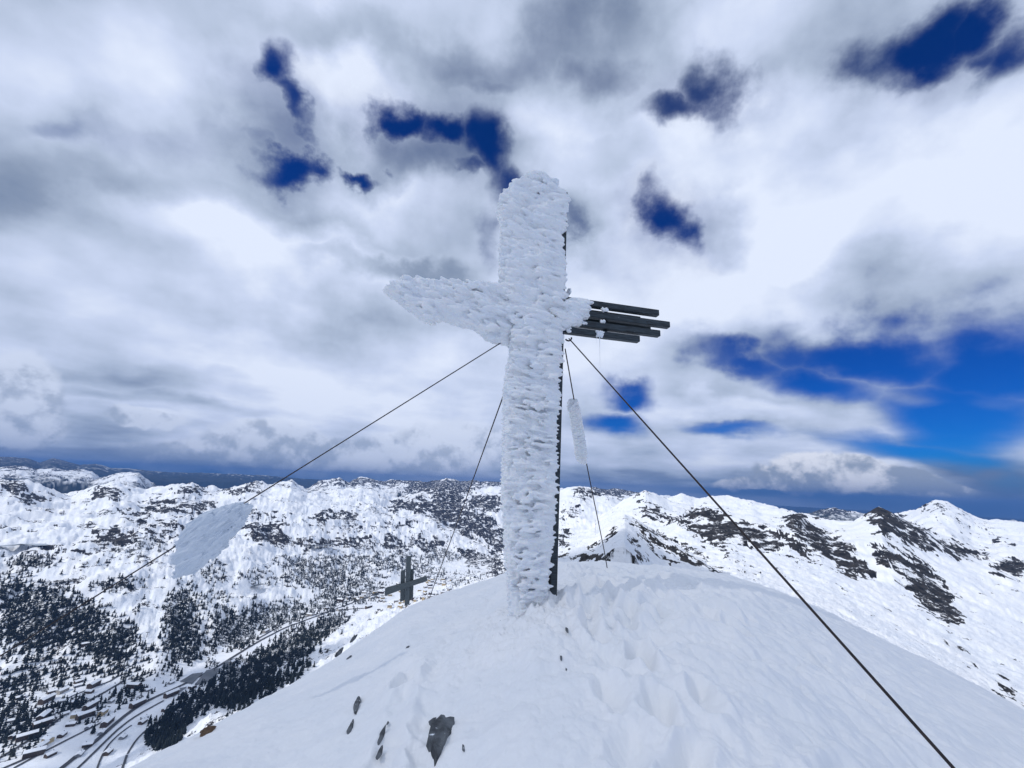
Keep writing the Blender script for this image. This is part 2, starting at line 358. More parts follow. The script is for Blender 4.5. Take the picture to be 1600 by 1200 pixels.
#TERRAIN
VAL = -600.0
rows = [drow(20, -3), drow(34, 0.5), below(120, .10),
  # own flank
  row([(-200,1500,260),(0,1330,260),(200,1260,260),(400,1130,260),(560,1035,260),(700,960,260),(800,930,260),(900,925,170),(1000,925,170),(1150,940,190),(1300,1000,210),(1450,1085,230),(1600,1145,240),(1900,1300,240)]),
  # skyline of the flank just under the dome edge
  row([V(-300,1420,-500),V(0,1290,-520),V(200,1215,-500),V(300,1165,-470),V(400,1108,-450),V(480,1060,-440),V(560,1010,-440),V(650,955,-450),V(760,925,-460),(800,915,1500),(860,905,420),(1000,903,420),(1150,918,450),(1300,972,470),(1450,1050,480),(1600,1125,500),(1900,1270,500)]),
  # valley floor, near edge
  row([V(-300,1330,VAL),V(0,1250,VAL),V(150,1200,VAL),V(240,1150,VAL),V(330,1080,VAL),V(400,1035,VAL),V(480,985,VAL),V(560,955,VAL),V(650,925,VAL),V(760,892,-590),(800,888,2900),(860,884,760),(1000,880,740),(1150,880,800),(1300,925,800),(1450,992,820),(1600,1058,840),(1900,1200,840)]),
  # valley floor, far edge
  row([V(-300,1120,VAL),V(0,1085,VAL+10),V(150,1062,VAL+10),V(240,1072,VAL),V(300,1042,VAL),V(400,985,VAL),V(500,938,VAL+10),V(600,912,VAL+20),V(700,880,VAL+20),V(790,862,VAL+40),(830,860,3400),(860,858,2000),(1000,850,1100),(1150,850,1120),(1300,884,1150),(1450,935,1200),(1600,985,1300),(1900,1120,1300)]),
  # shelf above the valley
  row([V(-300,900,-360),V(0,890,-380),V(200,895,-390),V(350,882,-420),V(500,868,-470),V(600,862,-500),V(700,848,-500),V(790,836,-480),(830,838,4200),(860,838,2600),(1000,825,1800),(1060,818,1380),(1150,818,1350),(1240,824,1360),(1300,842,1450),(1378,835,1500),(1450,870,1600),(1520,890,1700),(1600,915,1750),(1900,1010,1750)]),
  row([V(-300,830,-280),V(0,830,-290),V(200,815,-270),V(350,815,-290),V(500,812,-300),V(600,808,-320),V(700,800,-300),V(790,795,-260),(830,800,4900)] + [(860,822,3300),(1000,822,2000),(1040,815,1600),(1068,806,1500),(1085,797,1480),(1100,791,1470),(1130,797,1470),(1156,802,1480),(1190,812,1500),(1211,817,1500),(1228,812,1480),(1239,802,1470),(1250,806,1480),(1262,815,1550),(1300,826,1650),(1330,816,1750),(1355,800,1800),(1373,791,1800),(1390,798,1800),(1406,805,1850),(1440,820,1900),(1475,838,2000),(1531,864,2100),(1600,880,2200),(1900,960,2300)]),
  # the crest across the bowl
  row([(-300,690,4300),(-50,730,4300),(0,744,4300),(30,747,4300),(60,757,4400),(90,769,4500),(115,772,4600),(150,757,4600),(165,753,4600),(180,751,4600),(200,758,4600),(225,764,4700),(250,760,4700),(280,752,4700),(300,753,4700),(320,762,4800),(345,764,4800),(370,758,4800),(400,753,4800),(425,757,4900),(457,748,5000),(482,764,5100),(520,768,5400),(545,760,5500),(565,756,5600),(590,765,5700),(615,774,5800),(650,767,5900),(687,761,6000),(712,768,6000),(750,764,6000),(785,760,6100),(830,762,6100)] + [(860,822,4000),(1000,822,2200),(1040,822,1750),(1085,808,1600),(1156,812,1600),(1211,826,1640),(1239,812,1600),(1262,824,1650),(1300,834,1760),(1355,810,1900),(1373,801,1900),(1406,815,1960),(1475,850,2100),(1600,892,2350),(1900,970,2400)]),
]
H = loft(rows, 0.5, False)
LAY = []
def layer(front, crest, back=0.6, **k): LAY.append(loft(front + [row(crest)], back))
# pyramid ridge beyond the dome
cr_ = [(862,872,420),(880,864,430),(900,850,450),(930,836,480),(960,814,520),(976,803,540),(1000,813,530),(1040,840,500),(1090,872,470),(1120,890,450),(1150,903,440)]
layer([row([(x, 990, 190) for x, y, r in cr_]), row([(x, 897 if x > 1000 else 889, 345 - 110 * math.exp(-((x - 968) / 40.0) ** 2)) for x, y, r in cr_])], cr_, .5)
# white peaks right of the cross
cr_ = [(845,790,3600),(874,766,3500),(890,761,3500),(906,758,3500),(925,764,3500),(950,776,3400),(975,786,3400),(1010,800,3400)]
layer([row([(x, 860, 1900) for x, y, r in cr_]), row([(x, 825, 2600) for x, y, r in cr_])], cr_)
cr_ = [(930,812,2100),(955,796,2100),(975,782,2100),(990,772,2100),(1008,763,2100),(1025,770,2150),(1045,781,2200),(1062,786,2200),(1085,792,2200)]
layer([row([(x, 868, 1000) for x, y, r in cr_]), row([(x, 828, 1500) for x, y, r in cr_])], cr_)
cr_ = [(1020,788,3000),(1045,778,3000),(1065,771,3100),(1085,776,3100),(1114,774,3100),(1140,775,3100),(1175,780,3000),(1190,785,3000),(1211,792,2800),(1240,799,2600),(1262,804,2500),(1290,809,2400),(1330,812,2400),(1370,822,2400)]
layer([row([(x, y + 45, r * .68) for x, y, r in cr_]), row([(x, y + 20, r * .82) for x, y, r in cr_])], cr_, .4)
cr_ = [(1340,815,4300),(1380,806,4300),(1410,802,4300),(1430,794,4200),(1450,785,4200),(1463,781,4200),(1478,784,4200),(1500,794,4200),(1520,806,4300),(1545,813,4300),(1570,812,4300),(1600,815,4300),(1700,840,4300)]
layer([row([(x, y + 95, r * .45) for x, y, r in cr_]), row([(x, y + 42, r * .75) for x, y, r in cr_])], cr_)
# far ranges
cr_ = [(1235,806,9500),(1262,803,9500),(1285,797,9500),(1302,792,9500),(1318,798,9500),(1345,803,9500),(1370,808,9500)]
layer([row([(x, y + 22, r * .7) for x, y, r in cr_])], cr_)
cr_ = [(1520,822,12000),(1560,812,12000),(1583,810,12000),(1600,815,12000),(1660,822,12000)]
layer([row([(x, y + 22, r * .7) for x, y, r in cr_])], cr_)
cr_ = [(455,775,9000),(480,764,9000),(505,750,9000),(530,744,9000),(545,752,9000),(562,744,9500),(600,752,9500),(640,750,9500),(672,753,9500),(697,746,9500),(730,752,9500),(775,752,9500),(830,758,9500),(900,765,9500),(932,762,9000),(965,764,9000),(1010,772,9000),(1060,776,9000)]
layer([row([(x, y + 20, r * .76) for x, y, r in cr_])], cr_)
cr_ = [(135,755,8500),(155,748,8500),(180,742,8500),(205,738,8500),(216,738,8500),(228,748,8500),(240,757,8500),(250,770,8500)]
layer([row([(x, y + 14, r * .82) for x, y, r in cr_])], cr_)
cr_ = [(-80,735,12500),(0,728,12500),(30,727,12500),(60,733,12500),(100,732,12500),(130,731,12500),(145,733,12500),(158,745,12500),(170,756,12500)]
layer([row([(x, y + 18, r * .78) for x, y, r in cr_])], cr_)
cr_ = [(-80,712,22000),(0,714,22000),(18,713,22000),(45,716,22000),(62,722,22000),(82,715,22000),(100,719,22000),(125,727,22000),(150,724,22000),(175,731,22000),(215,734,22000),(260,737,23000),(330,739,24000),(400,741,24000),(460,747,24000),(540,752,24000)]
layer([row([(x, y + 14, r * .75) for x, y, r in cr_])], cr_)
for L in LAY: H = np.maximum(H, L)
FLOOR = -900.0
H = np.maximum(H, FLOOR)
AT, RR = np.meshgrid(AZT, RT, indexing='ij'); LL = np.log(RR)
XT = RR * np.sin(AT); YT = RR * np.cos(AT)
# steepness of the large form drives the roughness
gz = np.gradient(H, axis=1) / np.gradient(RR, axis=1)
flat = np.exp(-((H - VAL) / 28.0) ** 2) * (RR > 900) * (RR < 4200)
rough = (1 - 0.93 * flat) * sstep(RR, 26, 120) * np.where(H <= FLOOR + 30, 0.12, 1.0)
nz = ridged(AT * 9, LL * 9, 8, 0.55, 2) * 0.6 + fbm(AT * 26 + 3, LL * 26, 7, 0.64, 8) * 0.5
nz = nz - np.percentile(nz, 62)
gul = ridged(AT * 60 + 2.2 * fbm(AT * 9, LL * 9, 3, .5, 5), LL * 9, 4, .5, 12)         # gullies running down the faces
steep = sstep(np.abs(gz), .22, .6)
amp = 0.0105 * np.minimum(RR, 9000)
px, py = project(np.stack([XT, YT, H], -1).reshape(-1, 3)); px = px.reshape(NA, NR); py = py.reshape(NA, NR)
right = sstep(px, 860, 900) * (RR < 2600)
amp = amp * (1 - .35 * right)
nearcrest = np.exp(-np.maximum(np.maximum.accumulate(((H - ZC) / RR)[:, ::-1], axis=1)[:, ::-1] - (H - ZC) / RR, 0) / .035)
amp = amp * (1 - .55 * nearcrest)
H = H + rough * amp * nz + rough * amp * (.24 + .30 * right) * steep * gul * (RR < 7000)
# keep it under the dome's skyline close in
cap = ZC + (np.interp(AZT, D_AZ, D_TN)[:, None] - .03) * RR
H = np.where(RR < 300, np.minimum(H, np.maximum(cap, -1e9)), H)
PTS = np.stack([XT, YT, H], -1)
px, py = project(PTS.reshape(-1, 3)); px = px.reshape(NA, NR); py = py.reshape(NA, NR)

# ---- where rock and forest stand
def paint(blobs, jit=14.0):
    jx = px + jit * fbm(AT * 30, LL * 30, 4, .6, 40); jy = py + jit * .7 * fbm(AT * 30 + 9, LL * 30, 4, .6, 50)
    s = np.zeros_like(px)
    for cx, cy, rx, ry, rot, w in blobs:
        a = math.radians(rot); dx = jx - cx; dy = jy - cy
        u = (dx * math.cos(a) + dy * math.sin(a)) / rx; v = (-dx * math.sin(a) + dy * math.cos(a)) / ry
        s = np.maximum(s, w * (1 - sstep(np.hypot(u, v), .6, 1.25)))
    return s
ROCK = [(1000,822,14,5,40,1.),(1022,838,16,5,38,1.),(1050,856,18,5,36,1.),(1080,872,18,5,32,1.),(1112,886,20,5,28,1.),(1112,822,48,26,20,1.1),(1180,838,55,20,15,.95),(1242,815,16,14,0,1.1),(1290,850,60,20,32,1.1),(1330,882,40,18,30,1.05),(1250,860,40,14,40,.7),
  (1440,905,80,22,42,.9),(1400,880,50,18,40,.8),(1475,950,30,22,40,1.1),(1440,925,40,16,40,.9),(1385,815,40,22,30,1.1),(1430,835,50,18,30,.95),(1495,858,24,14,20,1.1),(1530,868,30,8,20,.8),(1580,890,30,14,10,1.),
  (1570,1072,22,6,50,.9),(1520,1040,14,4,40,.7),(1020,800,26,10,30,.8),(1055,812,20,8,30,.9),(940,872,70,7,0,1.2),
  (895,800,16,14,0,.5),(880,840,14,14,0,.8),(915,770,22,12,0,.55),(1165,885,30,6,50,.5),(1125,855,26,8,40,.6),
  (25,762,26,12,20,.6),(50,778,26,9,0,.75),(170,770,24,10,10,.55),(295,764,36,8,0,.6),(250,790,26,8,10,.7),(300,792,34,7,0,.8),(380,765,30,8,0,.6),(210,803,30,5,10,.7),
  (180,838,36,10,0,.95),(110,800,90,3,0,.3),(50,830,60,3,0,.5),(100,860,70,6,0,.5),(300,815,50,4,0,.6),(420,805,30,6,0,.5),(430,822,30,5,0,.8),(420,835,40,14,15,.75),(525,805,40,6,0,.8),(640,790,36,10,0,.9),(700,795,26,26,40,.9),(760,785,30,12,0,.75),
  (690,765,50,10,0,.6),(635,818,12,6,0,1.),(600,822,50,12,0,.35),(540,845,40,7,0,.6),(490,848,30,6,0,.7),(590,835,120,20,0,.25),(740,820,30,22,0,.7),(735,870,16,14,40,.9),(765,882,24,12,30,1.),(780,860,12,14,0,.9),(770,835,26,12,0,.6),(560,785,60,10,0,.25),
  (260,830,70,14,0,.4),(100,770,60,10,0,.2),(640,850,70,10,0,.6),
  (1290,800,40,8,0,.7),(1463,795,60,14,20,.45),(1540,835,60,14,15,.35),(1580,805,30,6,0,.8),(30,720,90,12,0,.8),(100,722,60,10,0,.9),(560,752,100,6,0,.5),(720,752,110,7,0,.7),(960,768,60,8,0,.8),
  (1500,800,40,8,30,.3)]
FOREST = [(100,1062,90,12,-10,.5),(60,1130,70,14,-25,.5),(170,1105,50,12,-30,.5),(20,1175,40,10,-20,.5),(240,1040,40,20,30,.35),(60,965,75,48,0,1.),(150,985,70,34,25,.95),(20,930,50,26,0,.7),(160,1018,40,22,15,1.),(40,1000,60,22,0,.8),(185,918,38,9,0,.8),(50,878,40,12,0,.8),(30,895,26,10,0,.6),(185,915,20,8,0,.6),
  (285,960,30,45,15,1.),(275,1000,20,40,10,1.),(300,1010,18,30,0,1.),(350,960,30,16,20,.6),(365,985,42,30,-10,1.),(415,965,30,22,0,1.),(455,955,30,20,-15,.8),(340,935,20,10,0,.6),(330,905,30,8,0,.5),(405,905,30,9,10,.6),(210,860,40,6,0,.6),(260,860,40,8,0,.6),(235,845,30,6,0,.7),(330,890,20,10,0,.6),
  (380,1065,60,30,-32,1.1),(300,1105,55,20,-38,1.1),(450,1015,70,24,-30,1.1),(500,985,60,14,-30,1.),(255,1150,26,26,-30,1.1),(420,1080,70,14,-32,.6),
  (500,900,60,22,0,.85),(550,920,60,24,0,.75),(480,880,50,12,0,.8),(560,885,60,14,0,.7),(620,880,60,14,0,.75),(690,868,30,12,0,.85),(660,895,40,12,0,.7),(720,905,40,12,0,.6),(520,940,50,14,-20,.8),(580,872,90,8,0,.7),
  (30,1070,60,16,0,.75),(20,1110,50,22,10,.7),(90,1050,60,10,0,.4),(60,1030,60,12,0,.5),(210,1070,30,22,30,.6),(170,1050,26,10,0,.5),(120,1100,60,10,-10,.3),(25,1145,40,14,0,.5),(215,1058,20,8,0,.5),
  (262,1062,18,10,0,.3),(228,1012,14,5,0,.5),(215,955,6,6,0,.8),(232,1016,8,6,0,.8),(330,1020,12,30,0,.6)]
FINE = [(1000,822,18,3,42,1.),(1020,838,22,3,42,1.),(1045,858,22,3,38,1.),(1072,874,22,3,34,1.),(1105,887,24,3,28,1.),(1005,838,16,2.5,48,.9),(1025,862,20,2.5,46,.9),(1050,880,18,2.5,40,.9),(990,845,16,2.5,55,.9),(1000,868,16,2.5,50,.8),
  (1035,835,16,3,36,.9),(1065,850,18,3,36,.9),(1095,866,20,3,32,.9),(955,836,14,3,-35,.8),(930,852,16,3,-30,.8),(905,868,14,3,-20,.9)]
rk = np.maximum(paint([b[:2] + (b[2] * 1.15, b[3] * 1.15, b[4], b[5] * 1.15) if b[0] < 830 else b for b in ROCK]), paint(FINE, 7.0)); fo = paint(FOREST, 8.0)
lake = paint([(16,858,50,6,4,1.)], 0)
XS = XT / 38.0; YS = YT / 38.0
f1 = fbm(XS, YS, 6, .68, 60)                                          # metre-scale patchiness in world units
f2 = ridged(AT * 150 + LL * 20, LL * 60, 4, .6, 70) * .5 + fbm(AT * 70, LL * 70, 5, .65, 77) * .8
slope_n = np.gradient(H, axis=1) / np.gradient(RR, axis=1)
base_r = np.where(px > 860, .27, .30) * np.ones_like(px)
base_r = np.where(RR > 7000, .85, base_r)
rockm = sstep(f2 * .30 + f1 * .16 + rk * .95 + base_r * .5 + .16 * steep, .70, .84)
rockm = rockm * (1 - flat * .6)
rockm = np.maximum(rockm, np.where(px > 860, np.where(RR < 620, .40, .30), .60) * sstep(fbm(AT * 15, LL * 20, 5, .6, 93), .12, .50) * (1 - flat))
woods = sstep(fo * .8 + .30 * f2 + .30 * f1, .55, .70)
low = sstep(-H, 640, 700) * (RR > 5000)
lowf = np.maximum(sstep(-H + 90 * f2, 190, 330) * (RR > 6300), sstep(-H + 220 * f2, -150, 150) * (RR > 14500))
me = mesh_np('terrain', PTS.reshape(-1, 3), polar_faces(NA, NR, False)[:, ::-1])
attr(me, 'rock', rockm); attr(me, 'woods', woods); attr(me, 'dark', np.maximum(low, lowf))
m_ter, N, p = new_mat('snowy_mountain_ground')
co = N.n('ShaderNodeTexCoord').outputs['Object']
def at(n):
    a = N.n('ShaderNodeAttribute'); a.attribute_name = n; return a.outputs['Fac']
ns = N.noise(co, .16, 10, .72); nl = N.noise(co, .012, 8, .6); nf = N.noise(N.v('MULTIPLY', co, (1, 1, 3)), .05, 9, .7)
nk = N.noise(N.v('MULTIPLY', co, (1, 1, 3)), .028, 7, .65)
geo = N.n('ShaderNodeNewGeometry'); nzv = N.xyz(geo.outputs['Normal'])[2]
snow = N.mix(N.smooth(nl.outputs[0], .35, .65), (.80, .84, .90), (.88, .90, .93))
rockc = N.mix(N.smooth(nf.outputs[0], .35, .65), (.005, .007, .010), (.048, .045, .045))
rmask = N.smooth(N.m('ADD', N.m('MULTIPLY', at('rock'), .80), N.m('ADD', N.m('MULTIPLY', N.m('SUBTRACT', ns.outputs[0], .5), 1.5), N.m('MULTIPLY', N.m('SUBTRACT', nk.outputs[0], .5), 2.0))), .46, .54)
steepm = N.smooth(N.m('ADD', nzv, N.m('MULTIPLY', N.m('SUBTRACT', nf.outputs[0], .5), .9)), .62, .40)
nq = N.noise(N.v('MULTIPLY', co, (1, 1, 1.6)), .022, 10, .66)
rmask = N.m('MULTIPLY', N.m('MAXIMUM', rmask, steepm), N.smooth(nq.outputs[0], .40, .45))
c = N.mix(rmask, snow, rockc)
wm = N.smooth(N.m('ADD', N.m('MULTIPLY', at('woods'), .55), N.m('MULTIPLY', N.m('SUBTRACT', ns.outputs[0], .5), 1.6)), .42, .55)
c = N.mix(wm, c, (.022, .028, .030))
c = N.mix(at('dark'), c, (.016, .026, .030))
N.l(c, p.inputs['Base Color']); p.inputs['Roughness'].default_value = .8; p.inputs['Specular IOR Level'].default_value = .2
b = N.n('ShaderNodeBump'); b.inputs['Strength'].default_value = .6; b.inputs['Distance'].default_value = 3.0
N.l(ns.outputs[0], b.inputs['Height'])
b2 = N.n('ShaderNodeBump'); b2.inputs['Strength'].default_value = .7; b2.inputs['Distance'].default_value = 14.0
N.l(nl.outputs[0], b2.inputs['Height']); N.l(b2.outputs[0], b.inputs['Normal']); N.l(b.outputs[0], p.inputs['Normal'])
tag(link('terrain', me, m_ter), kind='structure')

# ---- where a line of sight from the summit meets the ground
TAN = (H - ZC) / RR; TMAX = np.maximum.accumulate(TAN, axis=1)
def on_ground(x, y):
    a, t = az_tan(x, y); i = int(round((a - AZT[0]) / (AZT[1] - AZT[0])))
    if i < 0 or i >= NA: return None
    dt = float(np.interp(a, D_AZ, D_TN))
    if t < dt: return None
    j = int(np.searchsorted(TMAX[i], t))
    if j <= 0 or j >= NR: return None
    r = RT[j]; return np.array([r * math.sin(a), r * math.cos(a), H[i, j]])
def height(x, y):
    r = math.hypot(x, y); a = math.atan2(x, y)
    fi = (a - AZT[0]) / (AZT[1] - AZT[0]); fj = (math.log(r) - LR[0]) / (LR[1] - LR[0])
    i = min(max(int(fi), 0), NA - 2); j = min(max(int(fj), 0), NR - 2); u = fi - i; v = fj - j
    return (H[i, j] * (1 - u) + H[i + 1, j] * u) * (1 - v) + (H[i, j + 1] * (1 - u) + H[i + 1, j + 1] * u) * v
# ------------------------------------------------------------------ mountain air, and an unseen cloud added to shade summit and valley
bm = bmesh.new(); bmesh.ops.create_cube(bm, size=1.0)
for v in bm.verts: v.co = Vector((v.co.x * 130000, v.co.y * 130000, -1100 if v.co.z < 0 else 900))
me = bpy.data.meshes.new('haze'); bm.to_mesh(me); bm.free()
mh = bpy.data.materials.new('mountain_air'); mh.use_nodes = True; mh.node_tree.nodes.clear(); N = NT(mh.node_tree)
pv = N.n('ShaderNodeVolumePrincipled'); pv.inputs['Color'].default_value = (0.10, 0.24, 0.56, 1); pv.inputs['Density'].default_value = HAZE_D
pv.inputs['Anisotropy'].default_value = 0.0
N.l(pv.outputs[0], N.n('ShaderNodeOutputMaterial').inputs['Volume'])
if HAZE_D > 0: tag(link('haze', me, mh), kind='stuff')

def ico(sub):
    bm = bmesh.new(); bmesh.ops.create_icosphere(bm, subdivisions=sub, radius=1.0)
    v = np.array([q.co[:] for q in bm.verts]); f = np.array([[w.index for w in q.verts] for q in bm.faces]); bm.free(); return v, f
ICO1, ICO2, ICO3 = ico(1), ico(2), ico(3)
def blobs_mesh(name, C, S, Rm, base=ICO2, jit=0.0, smooth=True, rs=rng):
    """many distorted ellipsoids: centres C (n,3), semi-axes S (n,3), rotations Rm (n,3,3) with axes as columns"""
    bv, bf = base; n = len(C)
    B = np.repeat(bv[None], n, 0)
    if jit: B = B * (1 + jit * rs.uniform(-1, 1, (n, len(bv), 1)))
    Vv = np.einsum('nij,nkj->nki', Rm, B * S[:, None, :]) + C[:, None, :]
    Fc = (bf[None] + (np.arange(n) * len(bv))[:, None, None]).reshape(-1, 3)
    return mesh_np(name, Vv.reshape(-1, 3), Fc, smooth)

SHADE_CLOUD_Z = 2600.0  # out-of-view cloud, placed along the sun's path to hold back direct light
def over(x, y, z): return np.array([x, y, z]) + SUNV / SUNV[2] * (SHADE_CLOUD_Z - z)
cc = []
for x, y, z, n, sx, sy in ((0, 60, 0, 34, 190, 200), (-1150, 750, -600, 60, 520, 330), (-700, 1250, -600, 30, 300, 200)):
    for _ in range(n):
        a = rng.uniform(0, 2 * math.pi); q = math.sqrt(rng.uniform(0, 1))
        cc.append(over(x + sx * q * math.cos(a), y + sy * q * math.sin(a), z) + np.array([0, 0, rng.uniform(-40, 60)]))
cc = np.array(cc); ss = rng.uniform(60, 120, (len(cc), 1)) * np.array([[1.2, 1.2, .6]])
me = blobs_mesh('shade_cloud', cc, ss, np.repeat(np.eye(3)[None], len(cc), 0), ICO2, .12)
mc, N, p = new_mat('shade_cloud_vapour'); p.inputs['Base Color'].default_value = (.9, .9, .9, 1); p.inputs['Roughness'].default_value = 1; p.inputs['Alpha'].default_value = .56
oc = link('shade_cloud', me, mc); md = oc.modifiers.new('fuse', 'REMESH'); md.mode = 'VOXEL'; md.voxel_size = 22.0; md.use_smooth_shade = True
tag(oc, kind='structure')

# ------------------------------------------------------------------ conifers
m_fol = simple_mat('dark_conifer_needles', (.008, .013, .015), (.040, .050, .050), .6, .9, spec=.1)
m_bark = simple_mat('conifer_bark', (.03, .022, .018), (.05, .04, .03), 2.0, .9)
def conifer(seed, rings=7, seg=9):
    r = np.random.RandomState(seed); Vv = []; Fc = []
    for k in range(rings):
        z0 = .10 + .82 * k / rings; z1 = min(1.0, z0 + .26 - .01 * k); rad = .23 * (1 - .9 * k / rings) + .012
        o = len(Vv)
        Vv.append((r.uniform(-.01, .01), r.uniform(-.01, .01), z1))
        for s in range(seg):
            a = 2 * math.pi * s / seg + r.uniform(-.25, .25); q = rad * (r.uniform(.55, 1.15) if s % 2 else r.uniform(.85, 1.3))
            Vv.append((q * math.cos(a), q * math.sin(a), z0 + r.uniform(-.03, .02)))
        for s in range(seg): Fc.append((o, o + 1 + s, o + 1 + (s + 1) % seg))
    nf = len(Fc); o = len(Vv)
    for s in range(5):
        a = 2 * math.pi * s / 5; Vv.append((.022 * math.cos(a), .022 * math.sin(a), -.08))
    Vv.append((0, 0, .6))
    for s in range(5): Fc.append((o + s, o + (s + 1) % 5, o + 5))
    return np.array(Vv), np.array(Fc), nf
def region_xy(blobs, n, rs):
    A = np.array([b[2] * b[3] * b[5] for b in blobs]); A = A / A.sum(); out = []
    for k in rs.choice(len(blobs), n, p=A):
        cx, cy, rx, ry, rot, w = blobs[k]; q = math.sqrt(rs.uniform(0, 1)) * 1.12; a = rs.uniform(0, 2 * math.pi); t = math.radians(rot)
        u = q * rx * math.cos(a); v = q * ry * math.sin(a)
        out.append((cx + u * math.cos(t) - v * math.sin(t), cy + u * math.sin(t) + v * math.cos(t)))
    return out
rs = np.random.RandomState(11)
cand = []
for x, y in region_xy(FOREST, 22000, rs):
    d = fbm(np.array([x / 11.]), np.array([y / 7.]), 3, .7, 80)[0]
    if d < (.02 if y + .62 * x < 1240 else -.08) + .14 * rs.uniform(-1, 1): continue
    p3 = on_ground(x, y)
    if p3 is None: continue
    cand.append((x, y, p3, (rs.uniform(6, 19) if y + .62 * x < 1240 else rs.uniform(8, 20))))
for _ in range(420):                                     # lone trees over the slopes
    x = rs.uniform(0, 560); y = rs.uniform(870, 1150)
    if fbm(np.array([x / 30.]), np.array([y / 22.]), 3, .6, 90)[0] < .05: continue
    p3 = on_ground(x, y)
    if p3 is not None: cand.append((x, y, p3, rs.uniform(12, 26)))
def size_px(c): return c[3] / np.linalg.norm(c[2] - EYE)
cand.sort(key=size_px, reverse=True)
near, far = cand[:300], cand[300:]
protos = []
for k in range(4):
    v, f, nf = conifer(100 + k)
    me = mesh_np('conifer', v, f, False); me.materials.append(m_fol); me.materials.append(m_bark)
    mi = np.zeros(len(me.polygons), np.int32); mi[nf:] = 1; me.polygons.foreach_set('material_index', mi); protos.append(me)
def tree_words(x, y):
    if x < 245 and y < 1045: return ('dark conifer of the wood on the far left snowy hillside', 'conifers on the far left hillside')
    if x < 245: return ('dark conifer growing among the snowy roofs and roads of the valley', 'conifers among the valley houses')
    if y + .62 * x > 1240 and x < 290: return ('dark conifer at the lowest end of the steep wood below the summit snow', 'conifers at the low end of the wood below the summit')
    if y + .62 * x > 1240 and x > 420: return ('dark conifer at the upper right end of the wood below the summit snow', 'conifers at the upper end of the wood below the summit')
    if y + .62 * x > 1240: return ('dark conifer on the steep flank between the valley road and the summit snow', 'conifers on the flank below the summit')
    if x < 335: return ('dark conifer in the tall wood between the two white ski runs', 'conifers between the ski runs')
    return ('dark conifer in the woods right of the second ski run', 'conifers right of the ski runs')
for k, (x, y, p3, h) in enumerate(near):
    o = bpy.data.objects.new('conifer', protos[k % 4]); scene.collection.objects.link(o)
    o.location = p3 - np.array([0, 0, .5]); o.scale = (h * 1.05, h * 1.05, h); o.rotation_euler = (0, 0, rs.uniform(0, 6.28))
    lb, gp = tree_words(x, y); tag(o, lb, 'conifer', gp)
vs, fs, off = [], [], 0
lows = [conifer(200 + k, 3, 6) for k in range(6)]
for k, (x, y, p3, h) in enumerate(far):
    v, f, nf = lows[k % 6]; f = f[:nf]; a = rs.uniform(0, 6.28); ca, sa = math.cos(a), math.sin(a)
    q = v[:nf // 6 * 7] * h * np.array([1.1, 1.1, 1.0]); q = np.stack([q[:, 0] * ca - q[:, 1] * sa, q[:, 0] * sa + q[:, 1] * ca, q[:, 2]], -1) + p3 - np.array([0, 0, 1.0])
    vs.append(q); fs.append(f + off); off += len(q)
me = mesh_np('forest', np.concatenate(vs), np.concatenate(fs), False)
tag(link('forest', me, m_fol), kind='stuff')

# ------------------------------------------------------------------ roads, car parks, lakes
m_road = simple_mat('wet_asphalt', (.030, .033, .040), (.055, .058, .065), .05, .7)
m_lot = simple_mat('grey_car_park', (.10, .115, .13), (.16, .17, .19), .03, .8)
def ribbon(name, pts, w, mat, lift=1.2):
    P3 = [on_ground(x, y) for x, y in pts]; P3 = np.array([q[:2] for q in P3 if q is not None])
    d = np.r_[0, np.cumsum(np.linalg.norm(np.diff(P3, axis=0), axis=1))]; n = max(8, int(d[-1] / 18))
    s = np.linspace(0, d[-1], n); X_ = np.interp(s, d, P3[:, 0]); Y_ = np.interp(s, d, P3[:, 1])
    for _ in range(6): X_[1:-1] = (X_[:-2] + X_[1:-1] * 2 + X_[2:]) / 4; Y_[1:-1] = (Y_[:-2] + Y_[1:-1] * 2 + Y_[2:]) / 4
    T = np.stack([np.gradient(X_), np.gradient(Y_)], -1); T /= np.linalg.norm(T, axis=1, keepdims=True) + 1e-9
    Nn = np.stack([-T[:, 1], T[:, 0]], -1); Vv = []
    for i in range(n):
        for q in (-.5, -.17, .17, .5):
            x, y = X_[i] + Nn[i, 0] * w * q, Y_[i] + Nn[i, 1] * w * q; Vv.append((x, y, height(x, y) + lift))
    i = np.arange(n - 1)[:, None] * 4; j = np.arange(3)[None]
    Fc = np.stack([i + j, i + j + 1, i + j + 5, i + j + 4], -1).reshape(-1, 4)
    tag(link(name, mesh_np(name, Vv, Fc), mat), kind='structure')
    return X_, Y_, T
ROADS = [([(60,1230),(110,1192),(150,1160),(192,1120),(230,1095),(290,1070),(345,1040),(390,1012),(440,985),(500,962),(560,940),(612,922)], 17),
  ([(-10,1190),(40,1165),(80,1136),(110,1112),(150,1090),(192,1066)], 12), ([(120,1205),(160,1165),(185,1138),(215,1118),(255,1098)], 9),
  ([(20,1205),(60,1180),(110,1155),(165,1128)], 9), ([(60,1118),(110,1090),(150,1075),(185,1060)], 8), ([(190,1205),(200,1175),(215,1150),(232,1140)], 7),
  ([(400,1002),(450,972),(520,955),(575,950)], 12), ([(150,1205),(158,1180),(180,1150),(205,1136)], 6), ([(0,1205),(30,1192),(70,1172)], 12)]
RD_ = [ribbon('road', p, w * .58, m_road) for p, w in ROADS]
